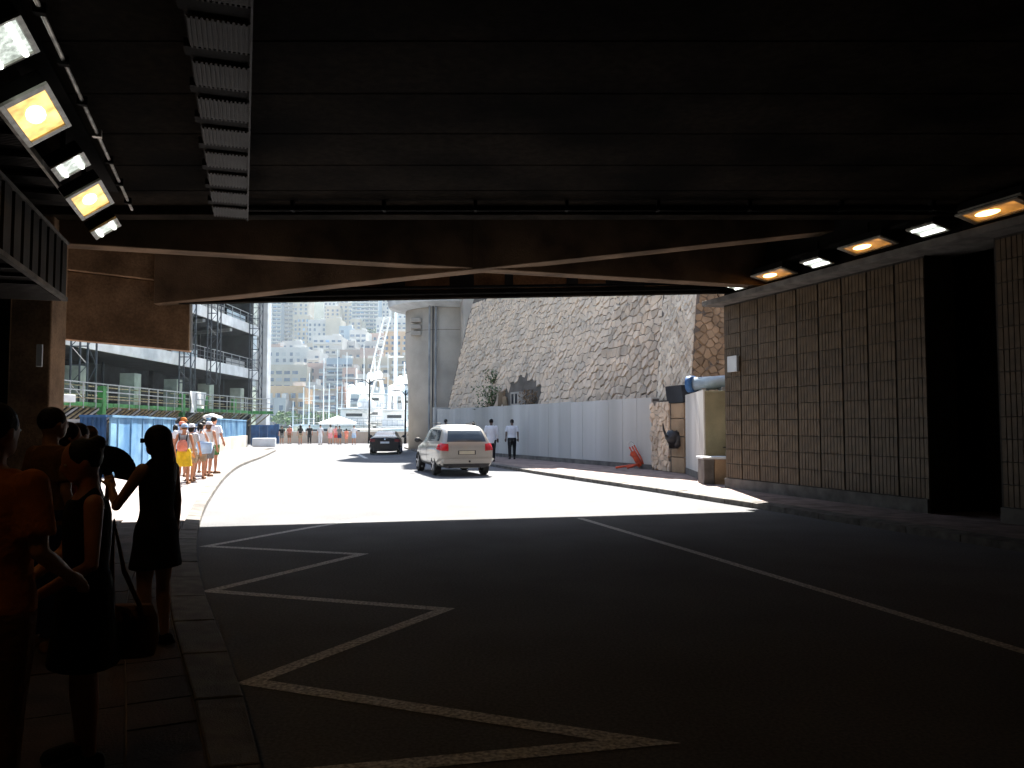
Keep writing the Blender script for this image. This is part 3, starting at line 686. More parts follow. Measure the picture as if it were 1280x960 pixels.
# black bag caught on the pier
bg_ = MB(); rr = random.Random(2)
bc = fp(Lf*.8, 1.25, .12)
bg_.ball(bc + Vector((0,0,-.02)), (.28, .16, .3), 14, 10).ball(bc + Vector((.16,-.05,-.1)), (.2, .14, .26), 12, 8)
bg_.v = [v + Vector((noise.noise(v*6), noise.noise(v*6+Vector((9,0,0))), noise.noise(v*6+Vector((0,9,0)))))*.09 for v in bg_.v]
bgt = thing('black_bag', 'black plastic bag stuffed against the warm stone blocks of the pier', 'bag', bc)
bg_.build('sack', 'tarp', bgt, smooth=True); MB().tube([bc + Vector((-.25,-.05,.05)), bc + Vector((-.36,-.1,.3)), bc + Vector((-.38,-.1,.5))], [.05,.035,.02], 7).build('strap', 'tarp', bgt)
# folded red barrier
fb0 = G(795, 586, PAVZ)
fb = thing('folded_barrier', 'folded red-orange metal barrier leaning on the concrete wall', 'barrier', fb0)
def fr(pts, r=.028, nm='tube'): MB().tube([fb0 + Vector(p) for p in pts], r, 8).build(nm, 'orange', fb, smooth=True)
fr([(-.22,.1,.78),(.02,0,.3),(.12,-.05,.05)]); fr([(-.05,.1,.85),(.2,0,.35),(.33,-.05,.04)]); fr([(-.12,.12,.8),(.25,.02,.12)]); fr([(-.2,.1,.5),(.3,-.05,.16)])
fr([(-.75,-.15,.05),(-.2,-.05,.12),(.1,0,.16)], .04); fr([(-.35,-.2,.04),(.05,-.1,.16)], .04)
MB().box(fb0 + Vector((0,0,.35)), (.16,.05,.6), 0, Matrix.Rotation(-.5, 3, 'Y')).build('plate', 'orange', fb)
MB().tube([fb0 + Vector((-.16+.09*math.cos(t), .14, .88+.09*math.sin(t))) for t in [i*.7 for i in range(9)]], .014, 6).build('chain_loop', 'pale', fb)
# round tower with balcony and drainpipes
TC = Vector((-4.55, 57.0, 0)); TR = 3.05
tw2 = thing('round_tower', 'round rendered tower past the stone wall with a curved balcony slab', 'tower', TC)
b = MB(); b.rings([(0,TC.x,TC.y,TR-.25,TR-.25),(4.2,TC.x,TC.y,TR-.22,TR-.22),(6.0,TC.x,TC.y,TR-.05,TR-.05),(6.8,TC.x,TC.y,TR,TR),(19,TC.x,TC.y,TR,TR)], 40); b.build('drum', 'tower', tw2, smooth=True)
b = MB()
for z in (8.2,): b.rings([(z,TC.x,TC.y,TR+.008,TR+.008),(z+.03,TC.x,TC.y,TR+.008,TR+.008)], 40)
b.build('string_course', 'mortar', tw2)
b = MB(); Wq = [Vector((-2.2, 54.4, 0)), Vector((-4.2, 49.9, 0)), Vector((3.5, 49.0, 0)), Vector((6, 60, 0))]; 
b.prism([Vector((-3.6, 54.6,0)), Vector((-3.1, 51.2,0)), Vector((2.6, 49.4,0)), Vector((6, 60,0)), Vector((-2,60,0))], (0,0,22)); b.build('flank_wall', 'tower', tw2)
BC = TC + Vector((0,0,0))
b = MB(); b.rings([(9.75,BC.x,BC.y,TR+.2,TR+.2),(10.0,BC.x,BC.y,TR+1.15,TR+1.15),(10.25,BC.x,BC.y,TR+1.28,TR+1.28)], 48); b.build('balcony_slab', 'pale', tw2, smooth=False)
b = MB(); b.rings([(10.26,BC.x,BC.y,TR+1.22,TR+1.22),(11.3,BC.x,BC.y,TR+1.26,TR+1.26)], 48); b.build('parapet', 'pale', tw2)
for z in (10.45, 10.9):
    b = MB(); b.rings([(z,BC.x,BC.y,TR+1.27,TR+1.27),(z+.05,BC.x,BC.y,TR+1.27,TR+1.27)], 48); b.build('band', 'grey', tw2)
for z in (8.9, 8.45, 8.0):
    q = Dp(520, 400, 54.4); MB().box((q.x, 54.5, z), (.7, .5, .3)).build('corbel', 'tower', tw2, bevel=.03)
for px in (536.5, 541, 544.5):
    q = Dp(px, 450, 53.7); MB().tube([(q.x, 53.75, .1), (q.x, 53.75, 12)], .07 if px != 541 else .045, 8).build('drainpipe', 'grey' if px != 541 else 'dark', tw2)
# hillside block above the wall (what carries the shade on the road)
MB().prism([fw(7, 13.4, 0), fw(23.8, 13.4, 0), fw(23.8, 13.4, -5), fw(7, 13.4, -5)], (0,0,.5)).build('coping', 'grey', sw)
# small lampless objects on the concrete wall top are omitted: none visible

# ================================================ LEFT: CONSTRUCTION BUILDING
FX = -24.0
cbld = thing('construction_building', 'half-built concrete building with pale floor bands behind scaffolding at the left', 'building', (FX-6, 50, 0))
for k, z in enumerate((6.05, 10.15, 14.25)):
    MB().box((FX-6.2, 48.5, z+.2), (12.4, 53, .4)).build('floor_slab', 'dark', cbld)
    MB().box((FX+.08, 48.5, z+.4), (.16, 53.1, .85)).build('floor_band', 'pale', cbld)
    for r in (1.05, 1.45, 1.75): MB().bar((FX+.1, 22, z+r), (FX+.1, 75, z+r), .05).build('handrail', 'darksteel' if r < 1.7 else 'steel', cbld)
    q = MB()
    for j in range(27): q.bar((FX+.1, 22+j*2.0, z+.8), (FX+.1, 22+j*2.0, z+1.75), .05)
    q.build('rail_posts', 'steel', cbld)['kind'] = 'stuff'
    for j in range(9):
        if (j*7+k*3) % 4 != 1: MB().box((FX+.02, 26+j*5.4, z+1.1), (.03, 4.6, .55)).build('net_panel', 'grey' if (j+k) % 3 else 'pipe', cbld)
MB().box((FX-5.5, 48.5, 8), (.3, 53, 16)).build('back_wall', 'dark', cbld)
MB().box((FX-6.5, 48.5, 16.3), (13, 53, .3)).build('top_slab', 'grey', cbld)
MB().box((FX-5, 75.0, 8), (9, .4, 16)).build('end_wall', 'dark', cbld)
MB().box((FX+.35, 76.0, 9), (1.0, 1.2, 18)).build('end_column', 'pale', cbld, bevel=.03)
for y in (45.0, 51.5, 58.0, 64.2, 71.5):
    MB().box((FX-.6, y, 3.9), (.95, .95, 2.3)).build('formwork_column', 'greenish', cbld, bevel=.02)
rr = random.Random(9)
for k in range(34):
    y = 27 + k*1.45; x = FX - rr.uniform(1.5, 5); z0 = rr.choice((2.8, 6.45, 10.55)); MB().bar((x, y, z0), (x, y, z0+3.6), rr.choice((.12,.2,.35))).build('prop', rr.choice(('darksteel','grey','dark','darksteel')), cbld)
for k in range(14):
    y = 30 + k*3.1; z0 = rr.choice((2.8, 6.45, 10.55)); MB().box((FX-rr.uniform(2,5), y, z0+rr.uniform(.6,2.2)), (.2, rr.uniform(.7,1.7), rr.uniform(.6,1.8))).build('site_panel', rr.choice(('darksteel','timber','dark','darksteel','blue_dark')), cbld)
for k in range(8): MB().bar((FX+.0, 26+k*6, 9.9), (FX-5, 29+k*6, 9.9), .25).build('joist', 'grey', cbld)
def mast(x, y, z0, z1, w, label):
    root = thing('lattice_mast', label, 'scaffold', (x, y, z0), 0, 'lattice masts on the construction building')
    for a, c in ((-1,-1),(1,-1),(1,1),(-1,1)): MB().bar((x+a*w/2, y+c*w/2, z0), (x+a*w/2, y+c*w/2, z1), .08).build('post', 'darksteel', root)
    n = int((z1-z0)/.9); br = MB()
    for k in range(n):
        za = z0+(z1-z0)*k/n; zc_ = z0+(z1-z0)*(k+1)/n; sg = 1 if k % 2 else -1
        br.bar((x-sg*w/2, y-w/2, za), (x+sg*w/2, y-w/2, zc_), .035).bar((x+w/2, y-sg*w/2, za), (x+w/2, y+sg*w/2, zc_), .035).bar((x-w/2, y-w/2, za), (x+w/2, y-w/2, za), .06)
    br.build('bracing', 'darksteel', root)
mast(-23.2, 43.2, 2.9, 9, .9, 'grey lattice mast nearest the tunnel, above the first green-grey column')
mast(-23.2, 57.0, 2.9, 13, .8, 'grey lattice mast above the second green-grey column, beside the hanging wall')
mast(-23.3, 62.3, 4.9, 16, .75, 'grey lattice mast crossing two pale floor bands of the half-built building')
mast(-23.2, 72.2, 2.9, 18, .9, 'tall grey lattice mast beside the pale end column of the half-built building')
# work platform
wp = thing('work_platform', 'green edged scaffold work platform with railings over the blue hoarding', 'scaffold', (-21.8, 45, 0))
DZ = 2.68
def deckseg(a, b_, wdir, post_step=1.15):
    a = Vector(a); b_ = Vector(b_); d = b_ - a; L = d.length; dn = d.normalized(); ang = math.atan2(d.y, d.x); w = Vector(wdir)
    n = int(L / 2.4)
    for k in range(n):
        p = a + d*((k+.5)/n); MB().box(p + w*.9 + Vector((0,0,DZ)), (L/n-.03, 1.8, .07), ang).build('deck_board', 'timber' if k % 3 else 'green', wp)
        MB().box(p + Vector((0,0,DZ+.1)), (L/n-.03, .05, .2), ang).build('toe_board', 'green', wp)
    for h in (1.2, .8, .42): MB().bar(a + Vector((0,0,DZ+h)), b_ + Vector((0,0,DZ+h)), .055).build('rail', 'steel' if h != .42 else 'timber', wp)
    m = int(L / post_step)
    for k in range(m+1):
        p = a + d*(k/m); MB().bar(p + Vector((0,0,DZ-.1)), p + Vector((0,0,DZ+1.22)), .06).build('post', 'steel', wp)
    q = a + w*1.8; r_ = b_ + w*1.8
    for h in (1.2, .7): MB().bar(q + Vector((0,0,DZ+h)), r_ + Vector((0,0,DZ+h)), .06).build('rail', 'timber', wp)
    m = int(L / .55)
    for k in range(m):                       # raking struts hanging under the deck
        p = a + d*((k+.5)/m); MB().bar(p + w*.1 + Vector((0,0,DZ-.06)), p + w*1.0 - dn*.75 + Vector((0,0,DZ-1.0)), .05, .09).build('strut', 'timber' if k % 4 else 'steel', wp)
deckseg((-21.6, 33, 0), (-21.6, 53.6, 0), (-1, 0, 0)); deckseg((-21.4, 54.2, 0), (-20.7, 62.5, 0), (-1, 0, 0)); deckseg((-21.0, 63.0, 0), (-19.4, 65.0, 0), (-.7, .6, 0), .6)
for y in (42.3, 52.6, 56.5, 62.4): MB().box((-21.7, y, DZ+.35), (.3, .35, 1.5)).build('green_post', 'green', wp)
MB().prism([(-23.4,30,1.3),(-22.4,30,1.3),(-22.4,66,1.3),(-23.4,66,1.3)], (0,0,1.25)).build('shadow_beam', 'dark', wp)
tp = MB(); 
for i in range(7):
    for j in range(5): tp.v.append(Vector((-21.5+.08*math.sin(i*1.7+j), 53.5+i*.42, DZ-.1+j*.36)))
for i in range(6):
    for j in range(4): a = i*5+j; tp.f.append((a, a+1, a+6, a+5))
tag(tp.build('white_sheet', 'white', smooth=True), 'white crumpled sheet hung on the platform railing', 'sheet')
sh = thing('site_hut', 'grey site hut under the platform at the far left', 'hut', (-20, 36, 0))
MB().box((-21.5, 36.2, 2.95), (2.2, 2.4, .35)).build('roof', 'pale', sh, bevel=.02); MB().box((-22, 36.2, 1.4), (1.8, 2.0, 2.7)).build('body', 'dark', sh)
MB().bar((-20.6, 35.2, 2.8), (-21.8, 35.2, 1.4), .08).build('brace', 'steel', sh)
# hoardings
def hoarding(name, pts, z0, z1, n, material, label, foot=None):
    a = Vector((*pts[0], 0)); b_ = Vector((*pts[1], 0)); d = b_ - a; ang = math.atan2(d.y, d.x); L = d.length
    root = thing(name, label, 'hoarding', a, 0)
    nn_ = Vector((-d.y, d.x, 0)).normalized()
    for k in range(n):
        p = a + d*((k+.5)/n)
        zt_ = z1 + random.uniform(-.03, .03)
        m = MB().box(p + Vector((0,0,(z0+zt_)/2)), (L/n-.02, .05, zt_-z0), ang + random.uniform(-.015, .015))
        for j in (range(3) if material != 'blue' or z0 > .5 else range(1, 2)): m.box(p + d.normalized()*(-.32+.32*j)*L/n + Vector((0,0,(z0+zt_)/2)), (.05, .11, zt_-z0-.05), ang)
        m.build('sheet_panel', material, root)
    MB().box(a + d/2 + Vector((0,0,z1-.02)), (L, .14, .07), ang).build('top_rail', material, root)
    if foot:
        k = max(1, int(L/1.6))
        for i in range(k): MB().box(a + d*((i+.5)/k) + Vector((0,0,(z0)/2)), (L/k-.02, .3, z0), ang).build('concrete_block', 'tower', root, bevel=.02)
    return root
H1a = (-12.1, 24.1); H1b = (-13.9, 33.0)
hoarding('blue_hoarding', (H1a, H1b), .14, 1.98, 6, 'blue', 'near hoarding of light blue sheets behind the woman with the fan')
hoarding('blue_hoarding', ((-12.15, 24.0), (-12.9, 23.9)), .14, 1.98, 2, 'blue_dark', 'narrow dark blue return of the near hoarding')
hoarding('grey_hoarding', ((-13.0, 24.2), (-17.5, 25.4)), .14, 1.85, 5, 'grey', 'dim grey panels left of the dark blue hoarding return')
hoarding('blue_hoarding', ((-14.1, 33.2), (-17.0, 44.6)), .14, 1.75, 7, 'blue_dark', 'dark blue hoarding sheets behind the group of tourists')
hoarding('blue_hoarding', ((-17.05, 44.8), (-20.6, 62.0)), .95, 2.12, 9, 'blue', 'mid distance light blue sheets standing on concrete blocks', foot=True)
hoarding('blue_hoarding', ((-20.6, 63.2), (-18.9, 64.2)), .14, 1.75, 3, 'blue_dark', 'far dark blue hoarding at the end of the left pavement')
tag(MB().box((-18.6, 60.2, .45), (1.7, .5, .66), .1).build('concrete_barrier', 'pale', bevel=.08), 'pale concrete barrier block in front of the far dark blue hoarding', 'barrier')
sm = MB(); rr = random.Random(4)
for k in range(5): sm.ball((-17.9-k*.35, 47.5+k*1.2, 2.2), (.4, .5, .14), 10, 6)
sm.v = [v + Vector((noise.noise(v*3), noise.noise(v*3+Vector((7,0,0))), noise.noise(v*3+Vector((0,7,0)))))*.15 for v in sm.v]
tag(sm.build('white_tarpaulin', 'white'), 'crumpled white tarpaulin on top of the light blue sheets', 'tarpaulin')
# ================================================ PEOPLE
M['skin'] = mat('skin', (.42, .23, .15), .55, .12, 5, .05)
M['skin_dark'] = mat('dark skin', (.09, .05, .035), .55, .12, 5, .05)
M['skin_tan'] = mat('tanned skin', (.45, .2, .11), .55, .12, 5, .05)
M['hair'] = mat('dark hair', (.012, .009, .007), .6, .4, 20, .4, 60)
M['hair_brown'] = mat('brown hair', (.1, .05, .025), .6, .4, 20, .4, 60)
CL = {'c_white': (.7,.71,.74), 'c_black': (.012,.012,.014), 'c_orange': (.5,.16,.03), 'c_grey': (.2,.2,.19), 'c_yellow': (.75,.5,.03), 'c_blue': (.12,.22,.5), 'c_pink': (.7,.3,.3), 'c_khaki': (.35,.26,.17), 'c_navy': (.02,.03,.08), 'c_red': (.5,.05,.04), 'c_salmon': (.65,.22,.15), 'c_lightblue': (.4,.55,.75), 'c_brown': (.16,.08,.04), 'c_stripe': (.4,.42,.47), 'c_green': (.1,.22,.08), 'c_lace': (.6,.58,.55)}
for k_, v_ in CL.items(): M[k_] = mat(k_.replace('c_', '') + ' cloth', v_, .9, .07 if sum(v_) > 1.5 else .2, 7, .9, 14)
M['lens'] = mat('dark lens', (.01,.01,.01), .1, .1, 5, 0)
M['eye'] = mat('eye', (.5,.48,.45), .2, .1, 5, 0)

def remesh(mb, name, material, parent, voxel, smooth_it=3):
    me = mb.mesh(name + '_raw', None); o = bpy.data.objects.new('tmp', me); C.objects.link(o)
    r = o.modifiers.new('r', 'REMESH'); r.mode = 'VOXEL'; r.voxel_size = voxel; r.use_smooth_shade = True
    s_ = o.modifiers.new('s', 'SMOOTH'); s_.iterations = smooth_it; s_.factor = .5
    dg = bpy.context.evaluated_depsgraph_get(); dg.update()
    m2 = bpy.data.meshes.new_from_object(o.evaluated_get(dg)); m2.name = name
    bpy.data.objects.remove(o); bpy.data.meshes.remove(me)
    m2.materials.clear(); m2.materials.append(M[material]); m2.shade_smooth()
    q = bpy.data.objects.new(name, m2); C.objects.link(q); q.parent = parent; WM[q.name] = WM[parent.name]; return q
def cap(mb, pts, rs, n=12):
    pts = [Vector(p) for p in pts]
    mb.tube(pts, rs, n); 
    for p, r in zip(pts, rs): mb.ball(p, r*.98, 10, 7)
def limb(mb, pts, rs, n=12): mb.tube([Vector(p) for p in pts], rs, n)
def person(loc, rz, H, label, top='c_white', bottom='c_khaki', bkind='shorts', tkind='tee', hair='short', hcol='hair', skin='skin', fem=False, arms=None, legs=None, voxel=.012, hat=None, lean=0, shoe='c_brown', group=None, bulk=1.0, fingers=True, headturn=0, lookdown=0):
    s = H / 1.72; root = thing('person', label, 'person', loc, rz, group)
    V_ = lambda x, y, z: Vector((x*s, y*s + lean*max(0, z-.9)*s, z*s))
    hipw = .095 if fem else .088; shw = .165 if fem else .195
    k = bulk
    tor = [(.80,.155 if fem else .15,.10),(.92,.172 if fem else .16,.115),(1.05,.125 if fem else .145,.095),(1.2,.14 if fem else .165,.105),(1.33,.15 if fem else .18,.105),(1.41,.125 if fem else .15,.08),(1.455,.06,.055)]
    def rings(mb, z0, z1, grow, flare=0):
        rr_ = []
        zs = [t[0] for t in tor]
        for i in range(13):
            z = z0 + (z1-z0)*i/12
            j = max(0, min(len(tor)-2, sum(1 for q in zs if q <= z) - 1)); t = max(0, min(1, (z-tor[j][0])/(tor[j+1][0]-tor[j][0])))
            rx = tor[j][1]*(1-t)+tor[j+1][1]*t; ry = tor[j][2]*(1-t)+tor[j+1][2]*t
            fl_ = flare*max(0, (.98-z))
            c = V_(0, 0, z); rr_.append((c.z, c.x, c.y, (rx*k+grow+fl_)*s, (ry*k+grow+fl_)*s))
        mb.rings(rr_, 22)
    L = legs or [[(.10,.0,.49),(.105,-.02,.07)], [(-.10,.0,.49),(-.105,-.02,.07)]]
    A = arms or [[(.25,-.03,1.13),(.26,.05,.90)], [(-.25,-.03,1.13),(-.26,.05,.90)]]
    b = MB(); rings(b, .80, 1.455, -.006 if tkind != 'bare' else 0)
    cap(b, [V_(0,-.005,1.40), V_(0,.0,1.53)], [.056*s, .052*s])
    ht = Matrix.Translation(V_(0,.015,1.52)) @ Matrix.Rotation(headturn, 4, 'Z') @ Matrix.Rotation(-lookdown, 4, 'X')
    h = MB(); h.ball((0,.0,.09*s), (.077*s,.095*s,.112*s), 18, 14).ball((0,.035*s,.02*s), (.052*s,.055*s,.05*s), 12, 8)
    h.ball((0,.098*s,.068*s), (.013*s,.02*s,.022*s), 8, 6).ball((0,.088*s,.03*s), (.024*s,.012*s,.008*s), 8, 6)
    for q in (-1, 1): h.ball((q*.077*s,-.005*s,.075*s), (.012*s,.02*s,.03*s), 8, 6)
    h.xf(ht); b.add(h.v, h.f)
    for i, sg in enumerate((1, -1)):
        el, wr = (Vector(q) for q in A[i]); sh = Vector((sg*shw, 0, 1.385))
        cap(b, [V_(*sh), V_(*(sh.lerp(el, .5))), V_(*el), V_(*(el.lerp(wr, .4))), V_(*wr)], [.052*s*k, .043*s*k, .037*s, .036*s, .025*s])
        d = (wr - el).normalized(); up = Vector((0,0,1)) if abs(d.z) < .8 else Vector((0,1,0)); side = d.cross(up).normalized(); nrm = side.cross(d)
        pm = wr + d*.075
        pb = MB().box((0,0,0), (.075*s, .028*s, .09*s)); q4 = Matrix((tuple(side)+(0,), tuple(nrm)+(0,), tuple(d)+(0,), (0,0,0,1))).transposed()
        q4.translation = V_(*(wr + d*.05)); pb.xf(q4); b.add(pb.v, pb.f); b.ball(V_(*(wr+d*.05)), .035*s, 8, 6)
        if fingers:
            fr_ = max(.0085*s, voxel*.62)
            for f_, (off, ln) in enumerate(((-.03,.068),(-.01,.078),(.01,.074),(.03,.056))):
                r0 = wr + d*.09 + side*off; r1 = r0 + d*ln*.5 + nrm*.006*i; r2 = r1 + d*ln*.4 - nrm*.02
                cap(b, [V_(*r0), V_(*r1), V_(*r2)], [fr_, fr_*.95, fr_*.85], 7)
            r0 = wr + d*.03 - side*.03; r1 = r0 + d*.035 - side*.028; r2 = r1 + d*.03 - side*.005; cap(b, [V_(*r0), V_(*r1), V_(*r2)], [fr_*1.25, fr_*1.1, fr_*.95], 7)
        kn, an = (Vector(q) for q in L[i]); hp = Vector((sg*hipw, 0, .86))
        cap(b, [V_(*hp), V_(*(hp.lerp(kn, .5))), V_(*kn), V_(*(kn.lerp(an, .35))), V_(*(kn.lerp(an, .75))), V_(*an)], [.092*s*k, .076*s*k, .054*s, .056*s, .038*s, .034*s])
        cap(b, [V_(an.x, an.y-.03, max(.035, an.z-.04)), V_(an.x+sg*.01, an.y+.06, max(.035, an.z-.04)), V_(an.x+sg*.02, an.y+.14, max(.028, an.z-.05))], [.036*s, .038*s, .028*s])
    remesh(b, 'body', skin, root, voxel)
    vx = max(voxel, .012)
    # shoes
    for i, sg in enumerate((1, -1)):
        an = Vector(L[i][1]); m = MB()
        cap(m, [V_(an.x, an.y-.035, max(.04, an.z-.035)), V_(an.x+sg*.01, an.y+.06, max(.038, an.z-.04)), V_(an.x+sg*.02, an.y+.155, max(.034, an.z-.045))], [.046*s, .047*s, .036*s])
        m.box(V_(an.x+sg*.01, an.y+.06, max(.012, an.z-.066)), (.085*s, .27*s, .022*s)); remesh(m, 'shoe', shoe, root, vx, 2)
    # top
    if tkind in ('tee', 'shirt', 'tank', 'dress', 'long'):
        m = MB(); z0 = {'tee': .86, 'shirt': .92, 'tank': .88, 'dress': .62, 'long': .74}[tkind]
        rings(m, z0, 1.40 if tkind in ('tank', 'dress') else 1.45, .014 if k <= 1.02 else .02, .16 if tkind == 'dress' else (.06 if tkind in ('tee','long') else 0))
        for i, sg in enumerate((1, -1)):
            el, wr = (Vector(q) for q in A[i]); sh = Vector((sg*shw, 0, 1.385))
            if tkind in ('tee', 'shirt'): limb(m, [V_(*(sh + Vector((-sg*.05,0,.01)))), V_(*sh), V_(*sh.lerp(el, .45)), V_(*sh.lerp(el, .78))], [.05*s, .064*s*k, .062*s*k, .064*s*k]); m.ball(V_(*sh), .062*s*k, 10, 8)
            elif tkind == 'long': limb(m, [V_(*(sh + Vector((-sg*.05,0,.01)))), V_(*sh), V_(*el), V_(*el.lerp(wr, .85))], [.05*s, .066*s*k, .056*s, .044*s]); m.ball(V_(*sh), .064*s*k, 10, 8); m.ball(V_(*el), .055*s, 10, 8)
            else: limb(m, [V_(sg*.1, -.05, 1.38), V_(sg*.095, -.02, 1.455), V_(sg*.1, .06, 1.38)], [.022*s]*3, 8)
        remesh(m, 'shirt' if tkind in ('tee','shirt','long') else ('dress' if tkind == 'dress' else 'tank_top'), top, root, vx)
    if bkind in ('shorts', 'trousers'):
        m = MB(); rings(m, .79, 1.0, .017)
        for i, sg in enumerate((1, -1)):
            kn, an = (Vector(q) for q in L[i]); hp = Vector((sg*hipw, 0, .87))
            if bkind == 'shorts': limb(m, [V_(*hp), V_(*hp.lerp(kn, .45)), V_(*hp.lerp(kn, .8))], [.105*s*k, .097*s*k, .09*s*k])
            else: limb(m, [V_(*hp), V_(*hp.lerp(kn, .5)), V_(*kn), V_(*kn.lerp(an, .5)), V_(*kn.lerp(an, .93))], [.105*s*k, .092*s*k, .076*s, .07*s, .064*s])
        remesh(m, bkind, bottom, root, vx)
    elif bkind == 'skirt':
        m = MB(); rings(m, .52, 1.02, .02, .13); remesh(m, 'skirt', bottom, root, vx)
    # hair
    m = MB()
    if hair == 'short': m.ball((0,-.014*s,.112*s), (.086*s,.100*s,.098*s), 16, 12)
    if hair == 'bob': m.ball((0,-.016*s,.105*s), (.092*s,.104*s,.108*s), 16, 12).ball((0,-.045*s,.03*s), (.088*s,.065*s,.09*s), 12, 10)
    if hair == 'bun': m.ball((0,-.016*s,.108*s), (.088*s,.1*s,.1*s), 16, 12).ball((0,-.10*s,.16*s), .045*s, 10, 8)
    if hair == 'long':
        m.ball((0,-.018*s,.105*s), (.1*s,.112*s,.112*s), 18, 14)
        m.rings([(z*s, 0, y*s, rx*s, ry*s) for z, y, rx, ry in ((-.30,-.085,.05,.03),(-.26,-.09,.095,.05),(-.12,-.08,.115,.065),(.02,-.05,.105,.08),(.1,-.03,.1,.09))], 18)
    if m.v: m.xf(ht); remesh(m, 'hair', hcol, root, vx)
    # face bits
    if voxel < .013:
        m = MB()
        for q in (-1, 1): m.ball((q*.03*s,.083*s,.088*s), (.013*s,.009*s,.008*s), 8, 6)
        m.xf(ht).build('eyes', 'eye', root, local=True)
    if hat:
        m = MB(); kind, hc = hat
        m.rings([(z*s,0,-.012*s,r*s,(r+.012)*s) for z, r in ((.105,.094),(.15,.093),(.185,.08),(.205,.05),(.21,.01))], 18)
        if kind == 'cap': m.prism([(-.07*s,.06*s,.115*s),(.07*s,.06*s,.115*s),(.06*s,.16*s,.1*s),(-.06*s,.16*s,.1*s)], (0,0,.012*s))
        else: m.rings([(.10*s,0,-.01*s,.155*s,.16*s),(.112*s,0,-.01*s,.155*s,.16*s)], 20)
        m.xf(ht).build('hat', hc, root, local=True, smooth=True)
    return root, V_, ht, s
STR = lambda a=.1, b=-.1: [[(.10,a*.6,.49),(.10,a-.05,.09)], [(-.10,b*.4,.49),(-.10,b-.12,.10)]]      # walking legs
def at(px, py, z=PAVZ): return G(px, py, z)
pt = at(203, 808)
# --- woman with the fan (profile, facing left)
fan_arm = [[(.20,-.02,1.12),(.21,-.0,.86)], [(-.19,.22,1.10),(-.12,.34,1.24)]]
legs_s = [[(.085,.0,.49),(.09,-.02,.08)], [(-.085,.03,.49),(-.09,.02,.08)]]
wf, Vf, hf, sf = person((pt.x-.06, pt.y, PAVZ), R(72), 1.53, 'slim woman with long dark hair holding an open fan, silhouetted against the light', 'c_black', tkind='dress', bkind=None, hair='long', fem=True, arms=fan_arm, legs=legs_s, voxel=.0075, shoe='c_black', lookdown=.05)
gl = MB(); gl.box((0,.092*sf,.092*sf), (.135*sf,.02*sf,.036*sf)).box((.068*sf,.04*sf,.095*sf), (.008,.11*sf,.012)).box((-.068*sf,.04*sf,.095*sf), (.008,.11*sf,.012)); gl.xf(hf).build('sunglasses', 'lens', wf, local=True, bevel=.004)
# fan
mw = WM[wf.name]; hand = mw @ Vf(-.10,.42,1.325)
fan = thing('folding_fan', 'black folding fan held open by the woman with long hair', 'fan', hand)
M['fan_cloth'] = mat('fan cloth', (.015,.015,.016), .8, .3, 20, .1)
NB = 15; lfm = MB()
import itertools
fdir = Vector((.72, .69, 0)).normalized(); fr_in, fr_out = .01, .215
def fpnt(a, r, o): return hand + fdir*math.cos(a)*r + Vector((0,0,1))*math.sin(a)*r + Vector((0,-1,0))*o
a0, a1 = R(118), R(-14)
for k in range(NB):
    a = a0 + (a1-a0)*k/NB; c = a0 + (a1-a0)*(k+.5)/NB; e = a0 + (a1-a0)*(k+1)/NB
    f_ = .006
    lfm.add([fpnt(a, fr_in+.05, 0), fpnt(a, fr_out, 0), fpnt(c, fr_out, f_), fpnt(c, fr_in+.05, f_), fpnt(e, fr_out, 0), fpnt(e, fr_in+.05, 0)], [(0,1,2,3), (3,2,4,5)])
lfm.build('leaf', 'fan_cloth', fan)
for k in range(NB+1):
    a = a0 + (a1-a0)*k/NB; MB().bar(fpnt(a, 0, .002), fpnt(a, fr_out if k in (0, NB) else fr_in+.06, .002), .007, .003).build('rib', 'c_black', fan)
# --- dark woman in a tank top, nearer, bending slightly
p = at(112, 900)
w2, V2, h2, s2 = person((-1.96, 3.72, PAVZ), R(128), 1.47, 'woman in dark sleeveless top and skirt with her bare arm reaching down', 'c_black', 'c_black', 'skirt', 'tank', 'bun', skin='skin_tan', fem=True, voxel=.009, arms=[[(.24,.06,1.10),(.17,.30,.93)], [(-.25,.02,1.08),(-.06,.27,.90)]], bulk=1.0, shoe='c_black', lookdown=.25)
hb_ = thing('handbag', 'brown leather handbag hanging behind the woman in the dark skirt', 'bag', (-1.86, 3.95, .5))
bb = MB(); bb.rings([(.54,-1.86,3.95,.12,.07),(.60,-1.86,3.95,.14,.08),(.72,-1.86,3.95,.135,.07),(.78,-1.86,3.95,.11,.05)], 16); bb.build('bag_body', 'c_brown', hb_, smooth=True)
MB().tube([(-1.95,3.95,.75),(-1.93,3.9,.95),(-1.9,3.85,1.2),(-1.87,3.9,.95),(-1.80,3.95,.75)], .012, 7).build('strap', 'c_brown', hb_, smooth=True)
